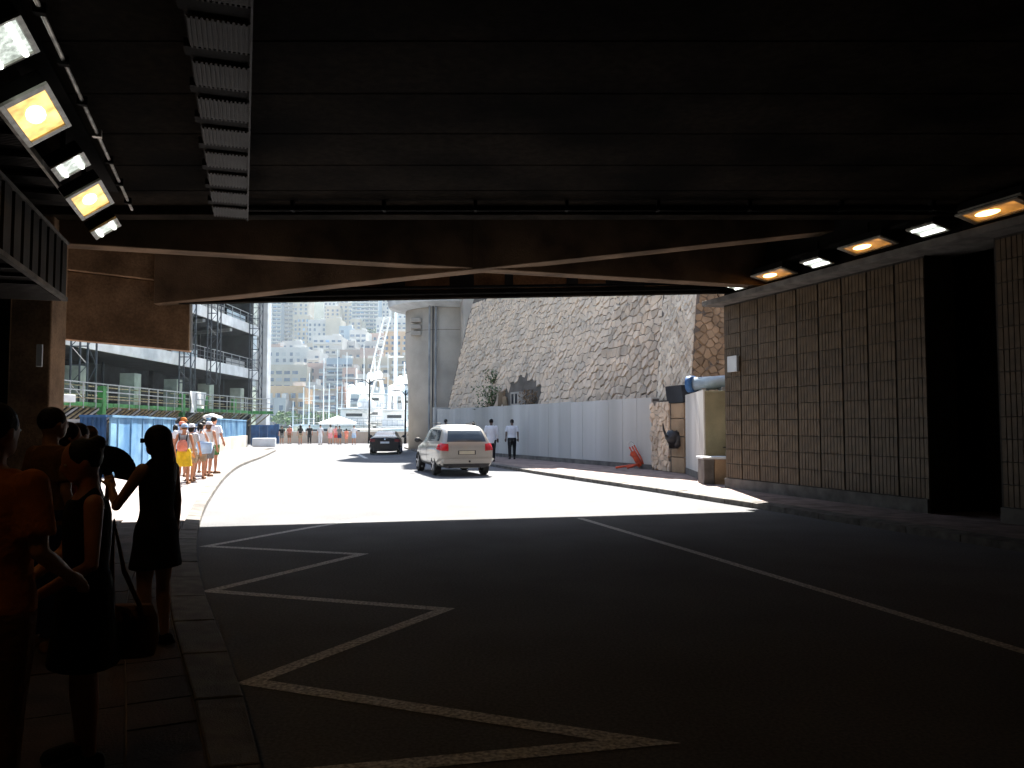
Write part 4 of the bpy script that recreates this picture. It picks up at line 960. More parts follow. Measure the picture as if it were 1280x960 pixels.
# --- man in the orange shirt at the left edge
person((-2.02, 3.12, PAVZ), R(-12), 1.62, 'person in a bright orange t-shirt at the left edge, seen from behind', 'c_orange', 'c_brown', 'trousers', 'tee', 'short', voxel=.010, bulk=1.12, arms=[[(.26,-.02,1.12),(.24,.16,1.0)], [(-.26,-.02,1.12),(-.26,.06,.9)]])
person((-3.22, 5.6, PAVZ), R(-30), 1.66, 'dark haired person in brown standing behind the orange shirted one', 'c_brown', 'c_navy', 'trousers', 'tee', 'short', voxel=.012)
person((-3.55, 6.4, PAVZ), R(-60), 1.56, 'person in a dark red top half hidden behind the woman in the skirt', 'c_red', 'c_black', 'trousers', 'tee', 'bob', voxel=.012, fem=True)
person((-4.0, 7.4, PAVZ), R(-20), 1.56, 'dark haired woman at the back of the waiting people, left one', 'c_black', 'c_navy', 'trousers', 'tee', 'bun', voxel=.012, fem=True)
person((-4.22, 8.0, PAVZ), R(60), 1.53, 'woman at the back of the waiting people with her face turned to the light', 'c_navy', 'c_black', 'trousers', 'tee', 'bob', hcol='hair_brown', voxel=.012, fem=True)
# --- group of tourists
GR = 'tourists walking away on the left pavement'
def back_item(mb_list, loc, rz, nm, label, cat):
    root = thing(nm, label, cat, loc, rz)
    for mb, pn, m_ in mb_list: mb.build(pn, m_, root, local=True, smooth=True)
    return root
P1 = at(229, 606); g1 = person((P1.x, P1.y, PAVZ), R(8), 1.60, 'tourist in pale cap and yellow skirt with a small red backpack', 'c_stripe', 'c_yellow', 'skirt', 'tank', 'short', hcol='hair_brown', skin='skin_tan', fem=True, hat=('hat', 'c_lightblue'), group=GR, legs=STR(.12,-.06))
bp_ = MB().rings([(.88,0,-.16,.11,.06),(.98,0,-.18,.14,.085),(1.1,0,-.17,.125,.075),(1.18,0,-.15,.07,.04)], 14)
st_ = MB().bar((-.08,-.135,1.1), (-.11,-.10,1.36), .022).bar((.08,-.135,1.1), (.11,-.10,1.36), .022)
back_item([(bp_, 'pack', 'c_salmon'), (st_, 'strap', 'c_black')], (P1.x, P1.y, PAVZ), R(8), 'backpack', 'small red backpack with black straps worn above a yellow skirt', 'backpack')
P2 = at(238, 602.5); person((P2.x, P2.y, PAVZ), R(-5), 1.60, 'tourist in a grey striped top right of the yellow skirt', 'c_stripe', 'c_khaki', 'shorts', 'tee', 'bob', skin='skin_tan', fem=True, hat=('hat', 'c_white'), group=GR, legs=STR(-.1,.1))
P3 = at(249, 599.5); person((P3.x, P3.y, PAVZ), R(6), 1.62, 'tourist in white top and khaki shorts with a blue and white shoulder bag', 'c_white', 'c_khaki', 'shorts', 'tank', 'bob', skin='skin_tan', fem=True, group=GR, legs=STR(.1,-.1), arms=[[(.27,-.05,1.13),(.25,-.08,.92)],[(-.25,-.03,1.13),(-.26,.05,.90)]])
tb = MB().prism([(-.13,-.24,.72),(.36,-.26,.76),(.40,-.24,1.06),(-.07,-.22,1.12)], (0,.14,0)); ts = MB().tube([(-.06,-.16,1.1),(.02,-.11,1.43),(.16,-.1,1.42),(.36,-.16,1.05)], .014, 6)
back_item([(tb, 'pouch', 'c_lightblue'), (ts, 'strap', 'c_white')], (P3.x, P3.y, PAVZ), R(6), 'shoulder_bag', 'blue and white shoulder bag slung on the back of the tourist in khaki shorts', 'bag')
P4 = at(260, 596); person((P4.x, P4.y, PAVZ), R(-8), 1.68, 'tourist in white lace top and white hat at the right of the group', 'c_lace', 'c_grey', 'shorts', 'tank', 'bob', hcol='hair_brown', skin='skin_tan', fem=True, hat=('hat', 'c_white'), group=GR, legs=STR(-.08,.12))
P5 = at(266, 592); person((P5.x, P5.y, PAVZ), R(-20), 1.85, 'tall dark haired tourist in a wide white shirt behind the white hat', 'c_white', 'c_green', 'shorts', 'tee', 'short', skin='skin_tan', bulk=1.15, group=GR, arms=[[(.33,-.05,1.15),(.38,-.02,.98)],[(-.25,-.03,1.13),(-.26,.05,.90)]])
P6 = at(226, 596); person((P6.x, P6.y, PAVZ), R(5), 1.68, 'tourist with an orange cap just behind the yellow skirt', 'c_white', 'c_navy', 'shorts', 'tee', 'short', skin='skin_tan', hat=('cap', 'c_salmon'), group=GR, bulk=1.05)
P7 = at(228, 591); person((P7.x, P7.y, PAVZ), R(0), 1.82, 'tallest tourist with a red orange cap at the back of the group', 'c_lightblue', 'c_khaki', 'shorts', 'tee', 'short', skin='skin_tan', hat=('cap', 'c_orange'), group=GR)
P8 = at(253, 591); person((P8.x, P8.y, PAVZ), R(0), 1.70, 'dark haired tourist hidden between the shoulder bag and the white hat', 'c_white', 'c_navy', 'shorts', 'tee', 'short', group=GR)
P9 = at(218, 594); person((P9.x, P9.y, PAVZ), R(10), 1.58, 'tourist in pink partly hidden at the left of the group', 'c_pink', 'c_navy', 'shorts', 'tee', 'bob', fem=True, group=GR)
# --- men on the right pavement
person((*at(640, 574.5).xy, PAVZ), R(3), 1.86, 'man in white shirt and dark trousers walking on the right pavement', 'c_white', 'c_black', 'trousers', 'shirt', 'short', skin='skin_dark', legs=STR(.1,-.03), shoe='c_black', bulk=1.05, voxel=.014)
person((*at(614, 577).xy, PAVZ), R(0), 1.86, 'man in loose long white shirt beside the rear of the silver car', 'c_white', 'c_black', 'trousers', 'long', 'short', skin='skin_dark', legs=STR(-.08,.14), shoe='c_black', bulk=1.1, voxel=.014)
person((*at(592, 570).xy, PAVZ), R(0), 1.78, 'dark haired pedestrian whose head shows over the silver car roof, right one', 'c_navy', 'c_black', 'trousers', 'tee', 'short', skin='skin_dark', voxel=.016)
person((*at(557, 567).xy, PAVZ), R(0), 1.95, 'pedestrian in light blue shirt rising above the silver car roof, left one', 'c_lightblue', 'c_black', 'trousers', 'tee', 'short', skin='skin_dark', voxel=.016)
person((*at(514.5, 557.5, PAVZ).xy, PAVZ), R(30), 1.78, 'far man in white shirt and black trousers beside the round tower', 'c_white', 'c_black', 'trousers', 'shirt', 'short', skin='skin_dark', voxel=.016)
# --- people along the quay
QP = [(339.5,'c_brown','c_grey','trousers','bob','person in brown by the far dark blue hoarding',None,0),
 (352.5,'c_black','c_grey','shorts','short','person in black top and grey shorts right of the dark post',None,0),
 (362,'c_salmon','c_brown','shorts','short','tanned person wearing a white hat on the quay',('hat','c_white'),0),
 (375.5,'c_black','c_khaki','shorts','long','long haired person in black top and pale shorts on the quay',None,0),
 (387,'c_black','c_black','trousers','short','person all in black standing at the quay wall',None,0),
 (400.5,'c_white','c_white','trousers','short','person in white leaning at the quay wall',None,0),
 (413,'c_lace','c_pink','skirt','bob','person in pale top and pink skirt left of the sunshade pole',None,0),
 (420,'c_pink','c_red','shorts','short','person in pink shirt and red shorts under the sunshade',None,0),
 (424.5,'c_grey','c_navy','shorts','short','person in grey top right of the red shorts',None,0),
 (433,'c_salmon','c_salmon','shorts','bob','low standing person in salmon red on the quay',None,-.3),
 (442.5,'c_white','c_lightblue','shorts','short','person in white top left of the black car',None,0)]
for k, (px, tc_, bc_, bk, hr, lab, hat, dh) in enumerate(QP):
    d = 72.5 + (k*37 % 5)*.8; q = Dp(px, 533, d); person((q.x, d, .01), R((k*53) % 80 - 40), 1.70+dh+(k*29 % 7)*.02, lab, tc_, bc_, bk, 'tee', hr, skin='skin_tan', fem=hr != 'short', hat=hat, voxel=.02, fingers=True, shoe='c_black')

# ================================================ CARS
M['silver'] = mat('champagne paint', (.31,.29,.255), .32, .04, 2, 0, metal=.3)
M['silver'].node_tree.nodes['Principled BSDF'].inputs['Coat Weight'].default_value = .6
M['carblack'] = mat('black paint', (.01,.011,.014), .2, .1, 2, 0); M['carblack'].node_tree.nodes['Principled BSDF'].inputs['Specular IOR Level'].default_value = .25
M['taillight'] = mat('tail light', (.45,.01,.02), .15, .3, 6, 0)
M['taillight_d'] = mat('dark tail light', (.15,.01,.012), .15, .3, 6, 0)
M['trim'] = mat('dark trim', (.04,.04,.04), .6, .2, 6, .05)
M['platem'] = mat('number plate', (.42,.38,.28), .5, .1, 6, 0)
M['platew'] = mat('pale number plate', (.6,.62,.62), .5, .1, 6, 0)
def car(name, label, loc, rz, prm):
    root = thing(name, label, 'car', loc, rz); L, W, H, belt = prm['L'], prm['W'], prm['H'], prm['belt']; cl = prm['clear']; prm.setdefault('mirror_mat', 'trim'); paint = prm['paint']
    st = prm['stations']                              # (y, half width factor, belt height, roof height, roof half width)
    vs = []; fs = []; n = 0; prof = []
    for y, wf_, bz, rz_, rw in st:
        w = W/2*wf_
        ring = [(0,cl),(w*.80,cl),(w*.95,cl+.10),(w*.985,cl+.32),(w,bz*.78),(w*.97,bz*.93),(w*.90,bz),(rw+(w*.90-rw)*.52,bz+(rz_-bz)*.52),(rw,bz+(rz_-bz)*.93),(rw*.72,rz_),(0,rz_+.012)]
        prof.append(ring)
    K = len(prof[0])
    for (y, *_), ring in zip(st, prof):
        for x, z in ring: vs.append((x, y, z))
        for x, z in ring[-2:0:-1]: vs.append((-x, y, z))
    N = 2*K - 2
    for i in range(len(st)-1):
        for k in range(N): fs.append((i*N+k, i*N+(k+1) % N, (i+1)*N+(k+1) % N, (i+1)*N+k))
    for base in (0, (len(st)-1)*N):
        for k in range(K-1):
            a, b_, c, d = base+k, base+k+1, base+(N-k-1) % N, base+(N-k) % N
            q = [a, b_, c, d] if k else [a, b_, base+N-1]
            if k == K-2: q = [a, b_, d]
            q = list(dict.fromkeys(q)); fs.append(tuple(q if base == 0 else q[::-1]))
    me = bpy.data.meshes.new('body'); me.from_pydata(vs, [], fs); me.update()
    bm_ = bmesh.new(); bm_.from_mesh(me); bmesh.ops.recalc_face_normals(bm_, faces=bm_.faces); bm_.to_mesh(me); bm_.free()
    o = bpy.data.objects.new('tmp', me); C.objects.link(o)
    ss_ = o.modifiers.new('s', 'SUBSURF'); ss_.levels = 3; ss_.render_levels = 3
    cut = MB(); wr_ = prm['wr']
    for y in prm['axles']:
        for sg in (-1, 1): cut.tube([(sg*(W/2-.34), y, wr_+.01), (sg*(W/2+.2), y, wr_+.01)], wr_*1.13, 28)
    co = bpy.data.objects.new('cut', cut.mesh('cut', None)); C.objects.link(co)
    bo_ = o.modifiers.new('b', 'BOOLEAN'); bo_.operation = 'DIFFERENCE'; bo_.object = co; bo_.solver = 'EXACT'
    dg = bpy.context.evaluated_depsgraph_get(); dg.update(); m2 = bpy.data.meshes.new_from_object(o.evaluated_get(dg)); m2.name = 'body'
    bpy.data.objects.remove(o); bpy.data.objects.remove(co)
    m2.materials.clear(); m2.materials.append(M[paint]); m2.shade_smooth()
    try: m2.set_sharp_from_angle(angle=R(40))
    except Exception: pass
    bo2 = bpy.data.objects.new('body', m2); C.objects.link(bo2); bo2.parent = root; WM[bo2.name] = WM[root.name]
    bvh = BVHTree.FromPolygons([v.co for v in m2.vertices], [p.vertices[:] for p in m2.polygons])
    def patch(nm, quad, axis, m_, off=.008, nu=10, nv=6, parent=None):
        # quad: 4 corners (a,z) where a is y for sides and x for the rear/front; axis: direction to shoot along
        q = [Vector(p) for p in quad]; top = []; ok = True
        for j in range(nv+1):
            for i in range(nu+1):
                u, v = i/nu, j/nv; p = q[0]*(1-u)*(1-v)+q[1]*u*(1-v)+q[2]*u*v+q[3]*(1-u)*v
                if axis in ('+x', '-x'): sg = 1 if axis == '+x' else -1; org = Vector((sg*3, p.x, p.y)); d = Vector((-sg,0,0))
                elif axis == '-y': org = Vector((p.x, -6, p.y)); d = Vector((0,1,0))
                elif axis == '+y': org = Vector((p.x, 6, p.y)); d = Vector((0,-1,0))
                hit, nr, _, _ = bvh.ray_cast(org, d)
                if hit is None: hit = top[-1][0] if top else Vector((p.x, 0, p.y)); nr = -d
                if nr.dot(d) > 0: nr = -nr
                top.append((hit, nr))
        m = MB(); n_ = (nu+1)*(nv+1)
        vs_ = [h + n__*off for h, n__ in top] + [h - n__*.012 for h, n__ in top]
        f_ = []
        for j in range(nv):
            for i in range(nu): a = j*(nu+1)+i; f_.append((a, a+1, a+nu+2, a+nu+1))
        edge = [i for i in range(nu+1)] + [j*(nu+1)+nu for j in range(1, nv+1)] + [nv*(nu+1)+i for i in range(nu-1, -1, -1)] + [j*(nu+1) for j in range(nv-1, 0, -1)]
        for a, b_ in zip(edge, edge[1:]+edge[:1]): f_.append((a, b_, b_+n_, a+n_))
        m.add(vs_, f_); o_ = m.build(nm, m_, parent or root, local=True, smooth=False); return o_
    for args in prm['patches']: patch(*args)
    for k, y in enumerate(prm['axles']):
        for sg in (-1, 1):
            x = sg*(W/2-.02-.115); t = MB(); seg = 28; rr_ = [(wr_*.68,-.115),(wr_*.93,-.115),(wr_,-.085),(wr_,.085),(wr_*.93,.115),(wr_*.68,.115)]
            vs_ = []; f_ = []
            for i in range(seg):
                a = 6.28318*i/seg
                for r, xx in rr_: vs_.append((x+xx, y+r*math.cos(a), wr_+r*math.sin(a)))
            for i in range(seg):
                for j in range(6): f_.append((i*6+j, i*6+(j+1) % 6, ((i+1) % seg)*6+(j+1) % 6, ((i+1) % seg)*6+j))
            wh = t.add(vs_, f_).build('wheel', 'tyre', root, local=True, smooth=False)
            rm = MB(); rm.tube([(x-.07, y, wr_), (x+.07, y, wr_)], wr_*.3, 16)
            rm.tube([(x-sg*.02, y, wr_), (x-sg*.0, y, wr_)], wr_*.67, 28)
            for i in range(5):
                a = 6.28318*i/5+.3; rm.bar((x+sg*.07, y, wr_), (x+sg*.085, y+wr_*.66*math.cos(a), wr_+wr_*.66*math.sin(a)), .085, .04)
            rm.build('rim', 'rim', wh, local=True)
    MB().box((0, 0, cl+.13), (W*.74, L*.86, .2)).build('underbody', 'trim', root, local=True)
    for sg in (-1, 1):
        my = prm['mirror']; m = MB().ball((sg*(W/2+.10), my, belt+.08), (.12,.07,.09), 14, 10).build('mirror', prm.get('mirror_mat', paint), root, local=True, smooth=True)
        MB().bar((sg*(W/2-.08), my+.02, belt+.03), (sg*(W/2+.06), my, belt+.06), .05).build('mirror_arm', 'trim', root, local=True)
    return root, patch
W_ = 1.93
suv = dict(L=4.78, W=W_, H=1.70, belt=1.08, clear=.28, paint='silver', wr=.37, axles=(-1.42, 1.43), mirror=.78,
 stations=[(-2.40,.72,.88,.92,.48),(-2.37,.90,1.0,1.14,.60),(-2.26,.975,1.06,1.36,.64),(-1.98,1.0,1.08,1.60,.66),(-1.6,1.0,1.10,1.69,.69),(-.7,1.0,1.09,1.72,.70),(.2,.99,1.07,1.70,.69),(.75,.98,1.05,1.52,.66),(1.25,.97,1.03,1.12,.66),(1.7,.95,.98,1.02,.6),(2.15,.88,.86,.9,.5),(2.36,.7,.7,.74,.4)],
 patches=[('rear_window', ((-.66,1.14),(.66,1.14),(.57,1.52),(-.57,1.52)), '-y', 'glassdark'),
  ('wiper', ((-.02,1.165),(.5,1.165),(.5,1.185),(-.02,1.185)), '-y', 'trim', .02, 6, 1),
  ('tailgate', ((-.60,.62),(.60,.62),(.64,1.08),(-.64,1.08)), '-y', 'silver', .012, 12, 6),
  ('taillight', ((-.90,.86),(-.62,.84),(-.62,1.07),(-.84,1.09)), '-y', 'taillight', .018, 6, 4),
  ('taillight', ((.62,.84),(.90,.86),(.84,1.09),(.62,1.07)), '-y', 'taillight', .018, 6, 4),
  ('side_taillight', ((-2.30,.88),(-2.02,.90),(-2.06,1.05),(-2.26,1.06)), '-x', 'taillight', .012, 5, 3), ('side_taillight', ((-2.30,.88),(-2.02,.90),(-2.06,1.05),(-2.26,1.06)), '+x', 'taillight', .012, 5, 3),
  ('number_plate_frame', ((-.30,.72),(.30,.72),(.30,.86),(-.30,.86)), '-y', 'trim', .018, 4, 2),
  ('number_plate', ((-.26,.735),(.26,.735),(.26,.845),(-.26,.845)), '-y', 'platem', .024, 4, 2),
  ('bumper', ((-.93,.44),(.93,.44),(.90,.60),(-.90,.60)), '-y', 'silver', .05, 14, 4),
  ('bumper_skirt', ((-.84,.30),(.84,.30),(.88,.425),(-.88,.425)), '-y', 'trim', .03, 14, 3)]
  + [('side_window', ((-1.95,1.16),(-1.35,1.15),(-1.33,1.53),(-1.75,1.52)), s_, 'glassdark', .008) for s_ in ('-x', '+x')]
  + [('side_window', ((-1.27,1.15),(-.35,1.13),(-.35,1.56),(-1.25,1.53)), s_, 'glassdark', .008) for s_ in ('-x', '+x')]
  + [('side_window', ((-.27,1.13),(.85,1.11),(.45,1.50),(-.27,1.56)), s_, 'glassdark', .008) for s_ in ('-x', '+x')]
  + [('windscreen', ((-.68,1.13),(.68,1.13),(.58,1.55),(-.58,1.55)), '+y', 'glassdark')]
  + [('door_seam', ((y_,.45),(y_+.015,.45),(y_+.015,1.08),(y_,1.08)), s_, 'trim', .004, 1, 8) for s_ in ('-x', '+x') for y_ in (-.31, .9)]
  + [('door_handle', ((y_,.93),(y_+.2,.93),(y_+.2,.965),(y_,.965)), s_, 'silver', .035, 4, 1) for s_ in ('-x', '+x') for y_ in (-.62, .35, )]
  + [('sill', ((-1.0,.31),(1.0,.31),(1.0,.42),(-1.0,.42)), s_, 'trim', .012, 8, 2) for s_ in ('-x', '+x')])
cs = G(578, 595.5, 0)
carA, pA = car('parked_car', 'silver beige off-road car seen from behind driving out of the tunnel', (cs.x-.55, cs.y + 2.2, 0), R(17), suv)
carA.name = 'off_road_car'; WM['off_road_car'] = Matrix.Translation(Vector((cs.x-.55, cs.y+2.2, 0))) @ Matrix.Rotation(R(17), 4, 'Z')
for sg in (-1, 1):
    MB().tube([(sg*.62, -1.2, 1.745), (sg*.62, -.6, 1.775), (sg*.62, .3, 1.75)], .018, 6).build('roof_rail', 'trim', carA, local=True)
    for q in (.0, .09): MB().tube([(sg*(.62+q), -2.2, .40), (sg*(.62+q), -2.40, .37)], .035, 12).build('exhaust_pipe', 'trim', carA, local=True)
MB().ball((.08, -2.46, .50), (.035,.02,.035), 8, 6).build('tow_cap', 'trim', carA, local=True)
sed = dict(L=4.6, W=1.84, H=1.42, belt=.96, clear=.20, paint='carblack', wr=.33, axles=(-1.38, 1.36), mirror=.62,
 stations=[(-2.30,.80,.86,.90,.55),(-2.27,.93,.96,1.0,.66),(-2.1,.98,1.0,1.05,.68),(-1.65,1.0,1.0,1.10,.62),(-1.15,1.0,.98,1.30,.58),(-.6,1.0,.97,1.40,.58),(0,1.0,.96,1.42,.58),(.45,.99,.95,1.34,.57),(1.0,.98,.93,1.04,.62),(1.5,.96,.90,.94,.55),(2.0,.88,.80,.83,.5),(2.27,.72,.66,.7,.4)],
 patches=[('rear_window', ((-.60,1.08),(.60,1.08),(.50,1.34),(-.50,1.34)), '-y', 'glassdark'),
  ('taillight', ((-.90,.74),(-.56,.76),(-.56,.90),(-.86,.91)), '-y', 'taillight_d', .018, 6, 4), ('taillight', ((.56,.76),(.90,.74),(.86,.91),(.56,.90)), '-y', 'taillight_d', .018, 6, 4),
  ('number_plate', ((-.26,.66),(.26,.66),(.26,.77),(-.26,.77)), '-y', 'platew', .02, 4, 2), ('bumper', ((-.88,.34),(.88,.34),(.86,.56),(-.86,.56)), '-y', 'carblack', .04, 14, 4),
  ('boot_badge', ((-.04,.86),(.04,.86),(.04,.93),(-.04,.93)), '-y', 'chrome', .015, 2, 2), ('windscreen', ((-.6,1.02),(.6,1.02),(.5,1.30),(-.5,1.30)), '+y', 'glassdark')]
  + [('side_window', ((-1.25,1.02),(-.35,1.0),(-.38,1.30),(-.95,1.27)), s_, 'glassdark', .008) for s_ in ('-x', '+x')]
  + [('side_window', ((-.3,1.0),(.72,.99),(.3,1.28),(-.3,1.30)), s_, 'glassdark', .008) for s_ in ('-x', '+x')]
  + [('door_seam', ((y_,.4),(y_+.015,.4),(y_+.015,.94),(y_,.94)), s_, 'chrome', .004, 1, 8) for s_ in ('-x', '+x') for y_ in (-.34, .8)])
cs = G(483.5, 568.5, 0)
car('parked_car', 'black low saloon car ahead of the silver one, seen from behind', (cs.x-.35, cs.y+2.2, 0), R(6), sed)[0].name = 'saloon_car'
# ================================================ FAR SHORE: HILL, CITY, TREES, HARBOUR
def terr(x, y):
    z = -1.5 if y < 255 else -1.5 + min(y-255, 500)*.16
    if y > 755: z += (y-755)*.55
    if y > 700: z += 16*noise.noise(Vector((x*.006, y*.006, 3)))*min(1, (y-700)/150)
    return z
tm = MB(); NX, NY = 50, 60
for j in range(NY+1):
    for i in range(NX+1):
        y = 250 + (j/NY)**1.3*1500; x = -1100 + 1900*i/NX
        tm.v.append(Vector((x, y, -7 if j == 0 else terr(x, y))))
for j in range(NY):
    for i in range(NX): a = j*(NX+1)+i; tm.f.append((a, a+1, a+NX+2, a+NX+1))
struct(tm.build('hillside', 'hill', smooth=True), 'green hillside rising behind the city')
struct(MB().prism([(-700,253,-7),(700,253,-7),(700,262,-7),(-700,262,-7)], (0,0,6.6)).build('far_quay', 'pale'), 'far quay of the harbour')
FM = {}
def fmat(n, c):
    if n not in FM: FM[n] = mat('facade '+n, c, .85, .08, .15, 0)
    return FM[n]
FM['win'] = mat('far window glass', (.05, .09, .15), .25, .3, .1, 0)
FM['blind'] = mat('blue blinds', (.18, .33, .52), .5, .3, .1, 0)
cols0 = {'white': (.66,.66,.64), 'cream': (.62,.56,.46), 'tan': (.55,.48,.38), 'pink': (.6,.43,.37), 'orange': (.68,.47,.29), 'grey': (.5,.52,.53), 'blue': (.42,.53,.62), 'brown': (.46,.38,.33), 'rose': (.62,.38,.3), 'yellow': (.68,.56,.34)}
cols = {k: tuple(c*.66 for c in v) for k, v in cols0.items()}
def building(px0, px1, ytop, d, col, style, label, ybase=None, fl=3.1, bay=3.0, depth=18, wincol='win', rz=0, roof=None):
    a = Dp(px0, ytop, d); c = Dp(px1, ytop, d); x0, x1, z1 = a.x, c.x, a.z
    z0 = terr((x0+x1)/2, d) - 1
    W = x1 - x0; H = z1 - z0
    root = thing('apartment_building', label, 'building', ((x0+x1)/2, d, z0), rz)
    K = dict(local=True)
    MB().box((0, depth/2, H/2), (W, depth, H)).build('wall', fmat(col, cols[col]), root, local=True)
    if roof: MB().prism([(-W/2-.4,-.5,H),(W/2+.4,-.5,H),(W/2+.4,depth+.5,H),(-W/2-.4,depth+.5,H)], (0,0,.5)).build('roof', fmat(roof, cols[roof]), root, local=True)
    else:
        MB().box((0, .15, H+.4), (W, .3, .8)).build('parapet', fmat(col, cols[col]), root, local=True)
        MB().box((W*.2, depth*.5, H+1.2), (W*.25, depth*.3, 2.4)).build('roof_house', fmat('white', cols['white']), root, local=True)
    n = max(1, int(W/bay)); m = max(1, int((H-1)/fl)); rr = random.Random(int(px0*7+ytop))
    wn_ = MB(); bl = MB(); bd = MB(); ff_ = []
    vis = []
    for j in range(m):
        z = H - 1.0 - (j+.55)*fl
        if z < 1: continue
        for i in range(n):
            x = -W/2 + (i+.5)*W/n
            if style in ('grid', 'wide', 'balcony'):
                ww = {'grid': .42, 'wide': .72, 'balcony': .6}[style]*W/n
                if rr.random() < .07: continue
                zz = 1.75 if style != 'wide' else 1.5
                (bd if rr.random() < .12 else wn_).box((x, -.02, z), (ww, .12, zz))
                if style == 'grid' and rr.random() < .5: bd.box((x-ww*.75, -.05, z), (ww*.45, .08, zz))
                if rr.random() < .03: bl.box((x, -.5, z-.9), (ww*1.3, .9, .9))
        if style == 'balcony':
            g = 3 if n > 4 else max(1, n)
            for i in range(0, n, g):
                k = min(g, n-i); xx = -W/2 + (i+k/2)*W/n
                bl.box((xx, -.75, z-1.3), (k*W/n*.9, 1.5, .18)); bl.box((xx, -1.47, z-.85), (k*W/n*.9, .07, .8))
        if style in ('bands', 'curved'):
            wn_.box((0, -.01, z), (W*.96, .1, 1.55)); bl.box((0, -.8, z-1.15), (W*1.0, 1.6, .2)); bl.box((0, -1.57, z-.7), (W*1.0, .07, .8))
            for i in range(n+1): bl.box((-W/2+i*W/n, -.5, z), (.35, 1.0, 2.0))
            if rr.random() < .6: bd.box((rr.uniform(-.4,.4)*W*.8, -1.3, z+.75), (W*rr.uniform(.12,.3), .5, .4))
    for mb, nm, mt in ((wn_, 'window', FM['win']), (bl, 'balcony', fmat('white', cols['white'])), (bd, 'shutter', FM['blind'] if wincol == 'blind' else fmat('grey', cols['grey']))):
        if mb.v: o = mb.build(nm, mt, root, local=True); o['kind'] = 'stuff'
    return root
CITY = [
 (336,352,360,600,'blue','curved','pale blue tower with curved balcony bands at the left of the city'),
 (350,367,356,610,'white','curved','white high tower directly right of the pale blue one'),
 (367,386,362,605,'cream','grid','slender beige tower with small windows beside the green hill'),
 (407,425,384,640,'cream','grid','beige block on the hill with small windows, left half'),
 (424,441,380,650,'tan','grid','tan block standing against the hill left of the blue glass tower'),
 (440,473,358,620,'blue','bands','blue and white tower with wide balcony bands in the middle of the hill'),
 (473,487,362,640,'white','grid','narrow white tower right of the blue banded tower'),
 (487,510,380,660,'cream','balcony','cream balconied block high at the right beside the round tower'),
 (385,408,401,520,'white','grid','white stepped block under the green hill'),
 (407,426,399,515,'cream','plain','plain cream windowless block under the beige hill block'),
 (424,440,409,500,'blue','grid','pale bluish narrow block in the centre of the slope'),
 (437,458,414,480,'white','wide','white block with large dark windows in the centre of the slope'),
 (458,480,418,500,'pink','grid','pink block below the blue banded tower'),
 (478,508,400,540,'white','balcony','white balconied block behind the tall mast'),
 (480,510,416,450,'orange','grid','orange block behind the tall mast'),
 (391,428,421,440,'white','balcony','bright white block with balcony rows left of centre'),
 (334,386,436,400,'white','grid','wide white block below the two left towers'),
 (425,452,439,420,'brown','grid','low brownish rose block in the middle of the slope'),
 (450,474,437,415,'pink','grid','low dusty pink block beside the brownish one'),
 (334,384,458,350,'cream','wide','wide cream block with broad dark windows at the left'),
 (384,407,456,360,'pink','grid','pinkish block with small windows between cream and banded blocks'),
 (408,441,450,350,'blue','bands','block striped with dark balcony bands left of the crane booms'),
 (441,468,450,345,'tan','grid','tan block with a plain wall behind the crane booms'),
 (466,488,448,340,'cream','balcony','cream balconied block left of the tall mast'),
 (488,512,446,338,'tan','balcony','tan balconied block between the tall mast and the round tower'),
 (334,382,485,285,'orange','grid','pale orange block with rows of small dark windows near the harbour'),
 (334,357,500,276,'grey','grid','grey low block at the left behind the trees'),
 (380,395,508,280,'yellow','grid','small yellow house right of the orange block'),
 (391,422,488,272,'pink','balcony','pink and grey block with three rows of balconies behind the pines'),
 (420,431,486,274,'rose','plain','rose end wall of the balconied block behind the pines'),
 (431,440,506,276,'orange','grid','little orange roofed house next to the rose wall'),
 (437,474,491,270,'white','bands','long low white terrace building left of the tall mast'),
 (474,512,490,271,'blue','bands','long low building with blue awnings right of the tall mast'),
]
for px0, px1, yt, d, col, st, lab in CITY:
    building(px0, px1, yt, d, col, st, lab, wincol='blind' if col in ('blue','white') and st in ('bands','curved','balcony') else 'win', roof='orange' if 'roofed' in lab or lab.startswith('pink and') else None, rz=random.uniform(-.02,.02), depth=14 if d < 300 else 18, bay=2.5 if d < 300 else 3.0)
rr = random.Random(31)
fill = [(334,350,382,690,'white'),(352,372,372,700,'cream'),(372,388,396,560,'tan'),(405,420,372,720,'white'),(420,436,366,735,'grey'),(438,452,400,590,'cream'),(452,478,395,660,'tan'),(470,486,398,575,'white'),(484,500,372,730,'blue'),(498,514,392,600,'white'),(384,396,430,475,'cream'),(425,444,428,455,'white'),(455,480,428,470,'white'),(384,400,440,385,'white'),(428,446,462,330,'pink'),(446,470,470,315,'white'),(384,394,480,320,'grey'),(462,486,474,318,'orange'),(334,350,432,455,'pink'),(352,376,428,470,'white')]
names_f = ['white block peeping over the wide white one at far left','cream block high between the left towers','tan block under the slender beige tower','white block at the top left of the beige hill block','grey tower at the top, left of the banded tower','cream block at the left foot of the banded tower','tan block right behind the banded tower foot','small white block under the narrow white tower','pale blue tower at the top right near the round tower','white block high beside the round tower','cream slim block under the white stepped block','small white block in the centre below the bluish narrow one','white block between the dark windowed block and the orange one','white slim block left of the bright balconied block','pink low block right of the striped block','low white block under the tan one behind the booms','slim grey block right of the pinkish one','low orange block left of the tall mast foot','pink block over the wide white block, left end','white block over the wide white block, middle']
for (a_, b_, yt, d, col), lab in zip(fill, names_f): building(a_, b_, yt, d, col, rr.choice(('grid','balcony','wide','grid')), lab, bay=3.0, wincol='blind' if rr.random() < .4 else 'win')
rr = random.Random(77)
